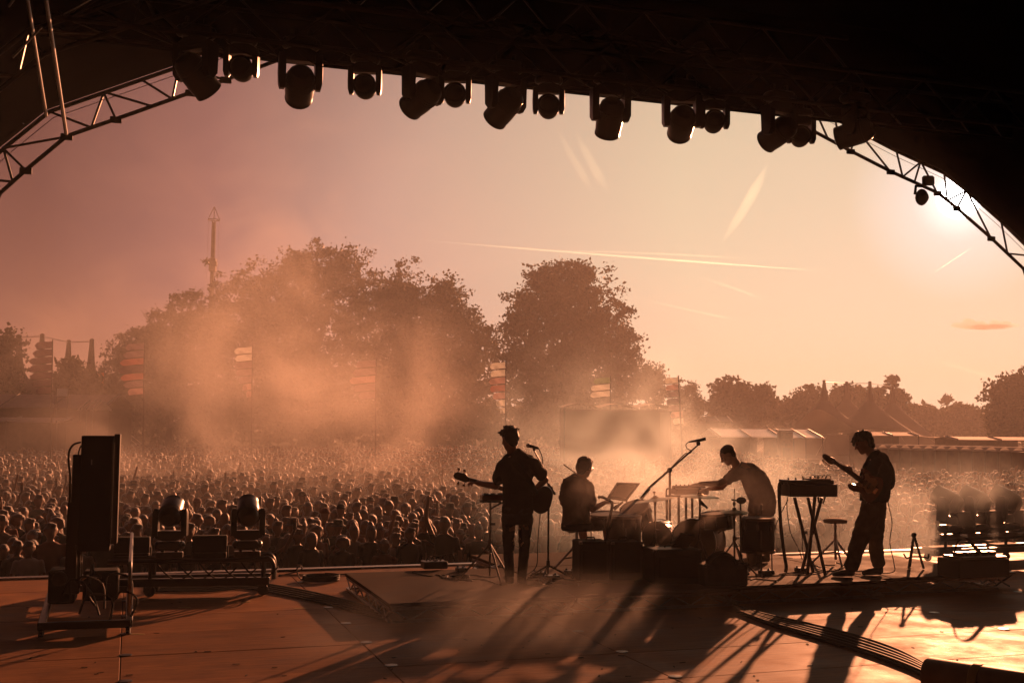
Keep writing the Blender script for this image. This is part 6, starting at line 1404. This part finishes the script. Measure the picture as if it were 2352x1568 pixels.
smoke('low smoke lying over the heads of the front crowd', (-8, 32, -.9), (19, 14, 3.0), .030, .2, 11, (-.1, .85), aniso=.4)
smoke('thick drifting stage smoke rolling over the crowd left of centre', at(500, 900, 40), (12, 8, 6.0), .11, .2, 1, (.40, .66), aniso=.55)
smoke('billowing smoke column climbing before the tallest tree', at(640, 740, 46), (5, 4, 8.5), .05, .26, 6, (.40, .66), aniso=.55)
smoke('faint smoke drifting up into the sky at the left under the roof', at(560, 430, 30), (8, 4, 4.5), .022, .3, 7, (.42, .66), aniso=.5)
smoke('bank of stage smoke hanging around the drummer and keyboard player', at(1500, 1110, 17.4), (3.9, 1.6, 1.6), .38, .8, 2, (.38, .66), aniso=.66, color=(.74, .93, 1))
smoke('thin smoke in front of the drummer and keyboard player', at(1520, 1150, 13.6), (1.9, .7, .8), .18, 1.1, 8, (.40, .64), aniso=.6)
smoke('low stage smoke rolling across the floor in front of the riser', at(1200, 1455, 10.3), (2.5, .9, .66), .52, .9, 3, (.34, .72), aniso=.6)
smoke('smoke drifting over the lights at the right stage front', at(2130, 1190, 16.4), (3.4, 1.3, 1.2), .14, .8, 4, (.38, .66), aniso=.65, color=(.78, .93, 1))
smoke('tall veil of smoke before the rounded tree at the centre', at(1390, 975, 24), (3.9, 2.4, 2.4), .085, .40, 5, (.40, .66), aniso=.66, color=(.74, .93, 1))
# contrails high outside the haze
def trail(label, a, b, w0, w1, alpha, bow=0.0, seed=1, rough=.0):
    nm = 'contrail_%d' % seed; vol(nm, alpha * .9 / (.75 * (w0 + w1) / 2 * 3000 / FP), (.6, .96, 1), .7)
    d = 3000.0; k = d / FP; m_ = MB(); n = 16; pts_ = []
    for i in range(n + 1):
        f = i / n; pts_.append(at(a[0] + (b[0] - a[0]) * f, a[1] + (b[1] - a[1]) * f + bow * math.sin(PI * f), d))
    for s_ in (1.0,): m_.tube(pts_, [max(.2, s_ * k * .5 * (w0 + (w1 - w0) * (i / n)) * min(1, 3 * min(i + .15, n - i + .15) / n + .1)) for i in range(n + 1)], 10, flat=.75)
    return solo('contrail', m_, nm, label, 'contrail', loc=pts_[0])
trail('long thin bright contrail across the middle of the sky', (900, 546), (1905, 623), 5, 8, .2, 2, 1)
trail('faint contrail just under the long bright one', (1150, 573), (1760, 596), 3, 7, .07, -4, 2, .6)
trail('broad fading contrail high under the lights, left of a twin', (1275, 290), (1362, 440), 18, 30, .035, 4, 3, 1)
trail('broad fading contrail high under the lights, right of a twin', (1320, 300), (1398, 440), 22, 34, .04, 5, 4, 1)
trail('feathery contrail patch left of the arch lamp', (1765, 375), (1655, 560), 40, 24, .05, 10, 5, 1)
trail('short thin contrail below the sun', (2130, 636), (2245, 560), 4, 5, .10, 0, 6)
trail('thin faint contrail low above the park trees', (1450, 680), (1710, 738), 4, 8, .05, 2, 7, .7)
trail('faint wispy contrail below the long bright one', (1590, 632), (1760, 690), 5, 12, .04, -3, 8, .8)
trail('wispy contrail low at the right over the park', (2110, 815), (2340, 885), 8, 14, .03, 0, 9, .8)
cb = at(2262, 745, 2600); kc = 2600 / FP; cm_ = MB()
for x, y, r, ry in ((2200, 747, 18, 8), (2225, 741, 18, 11), (2250, 745, 20, 9), (2285, 743, 16, 9), (2310, 744, 18, 8), (2332, 747, 12, 5), (2265, 751, 60, 5)): cm_.ell(at(x, y, 2600), (r * kc, r * kc * .8, ry * kc))
cm_.v = [p - cb for p in cm_.v]; me_ = sculpt(cm_, 'cloud', 2.2, 3, 6, 14); vol('cloud_body', .035, (.8, .95, 1), .35)
tag(link('cloud', me_, 'cloud_body', None, Matrix.Translation(cb)), 'small flat bright rimmed cloud at the far right', 'cloud')
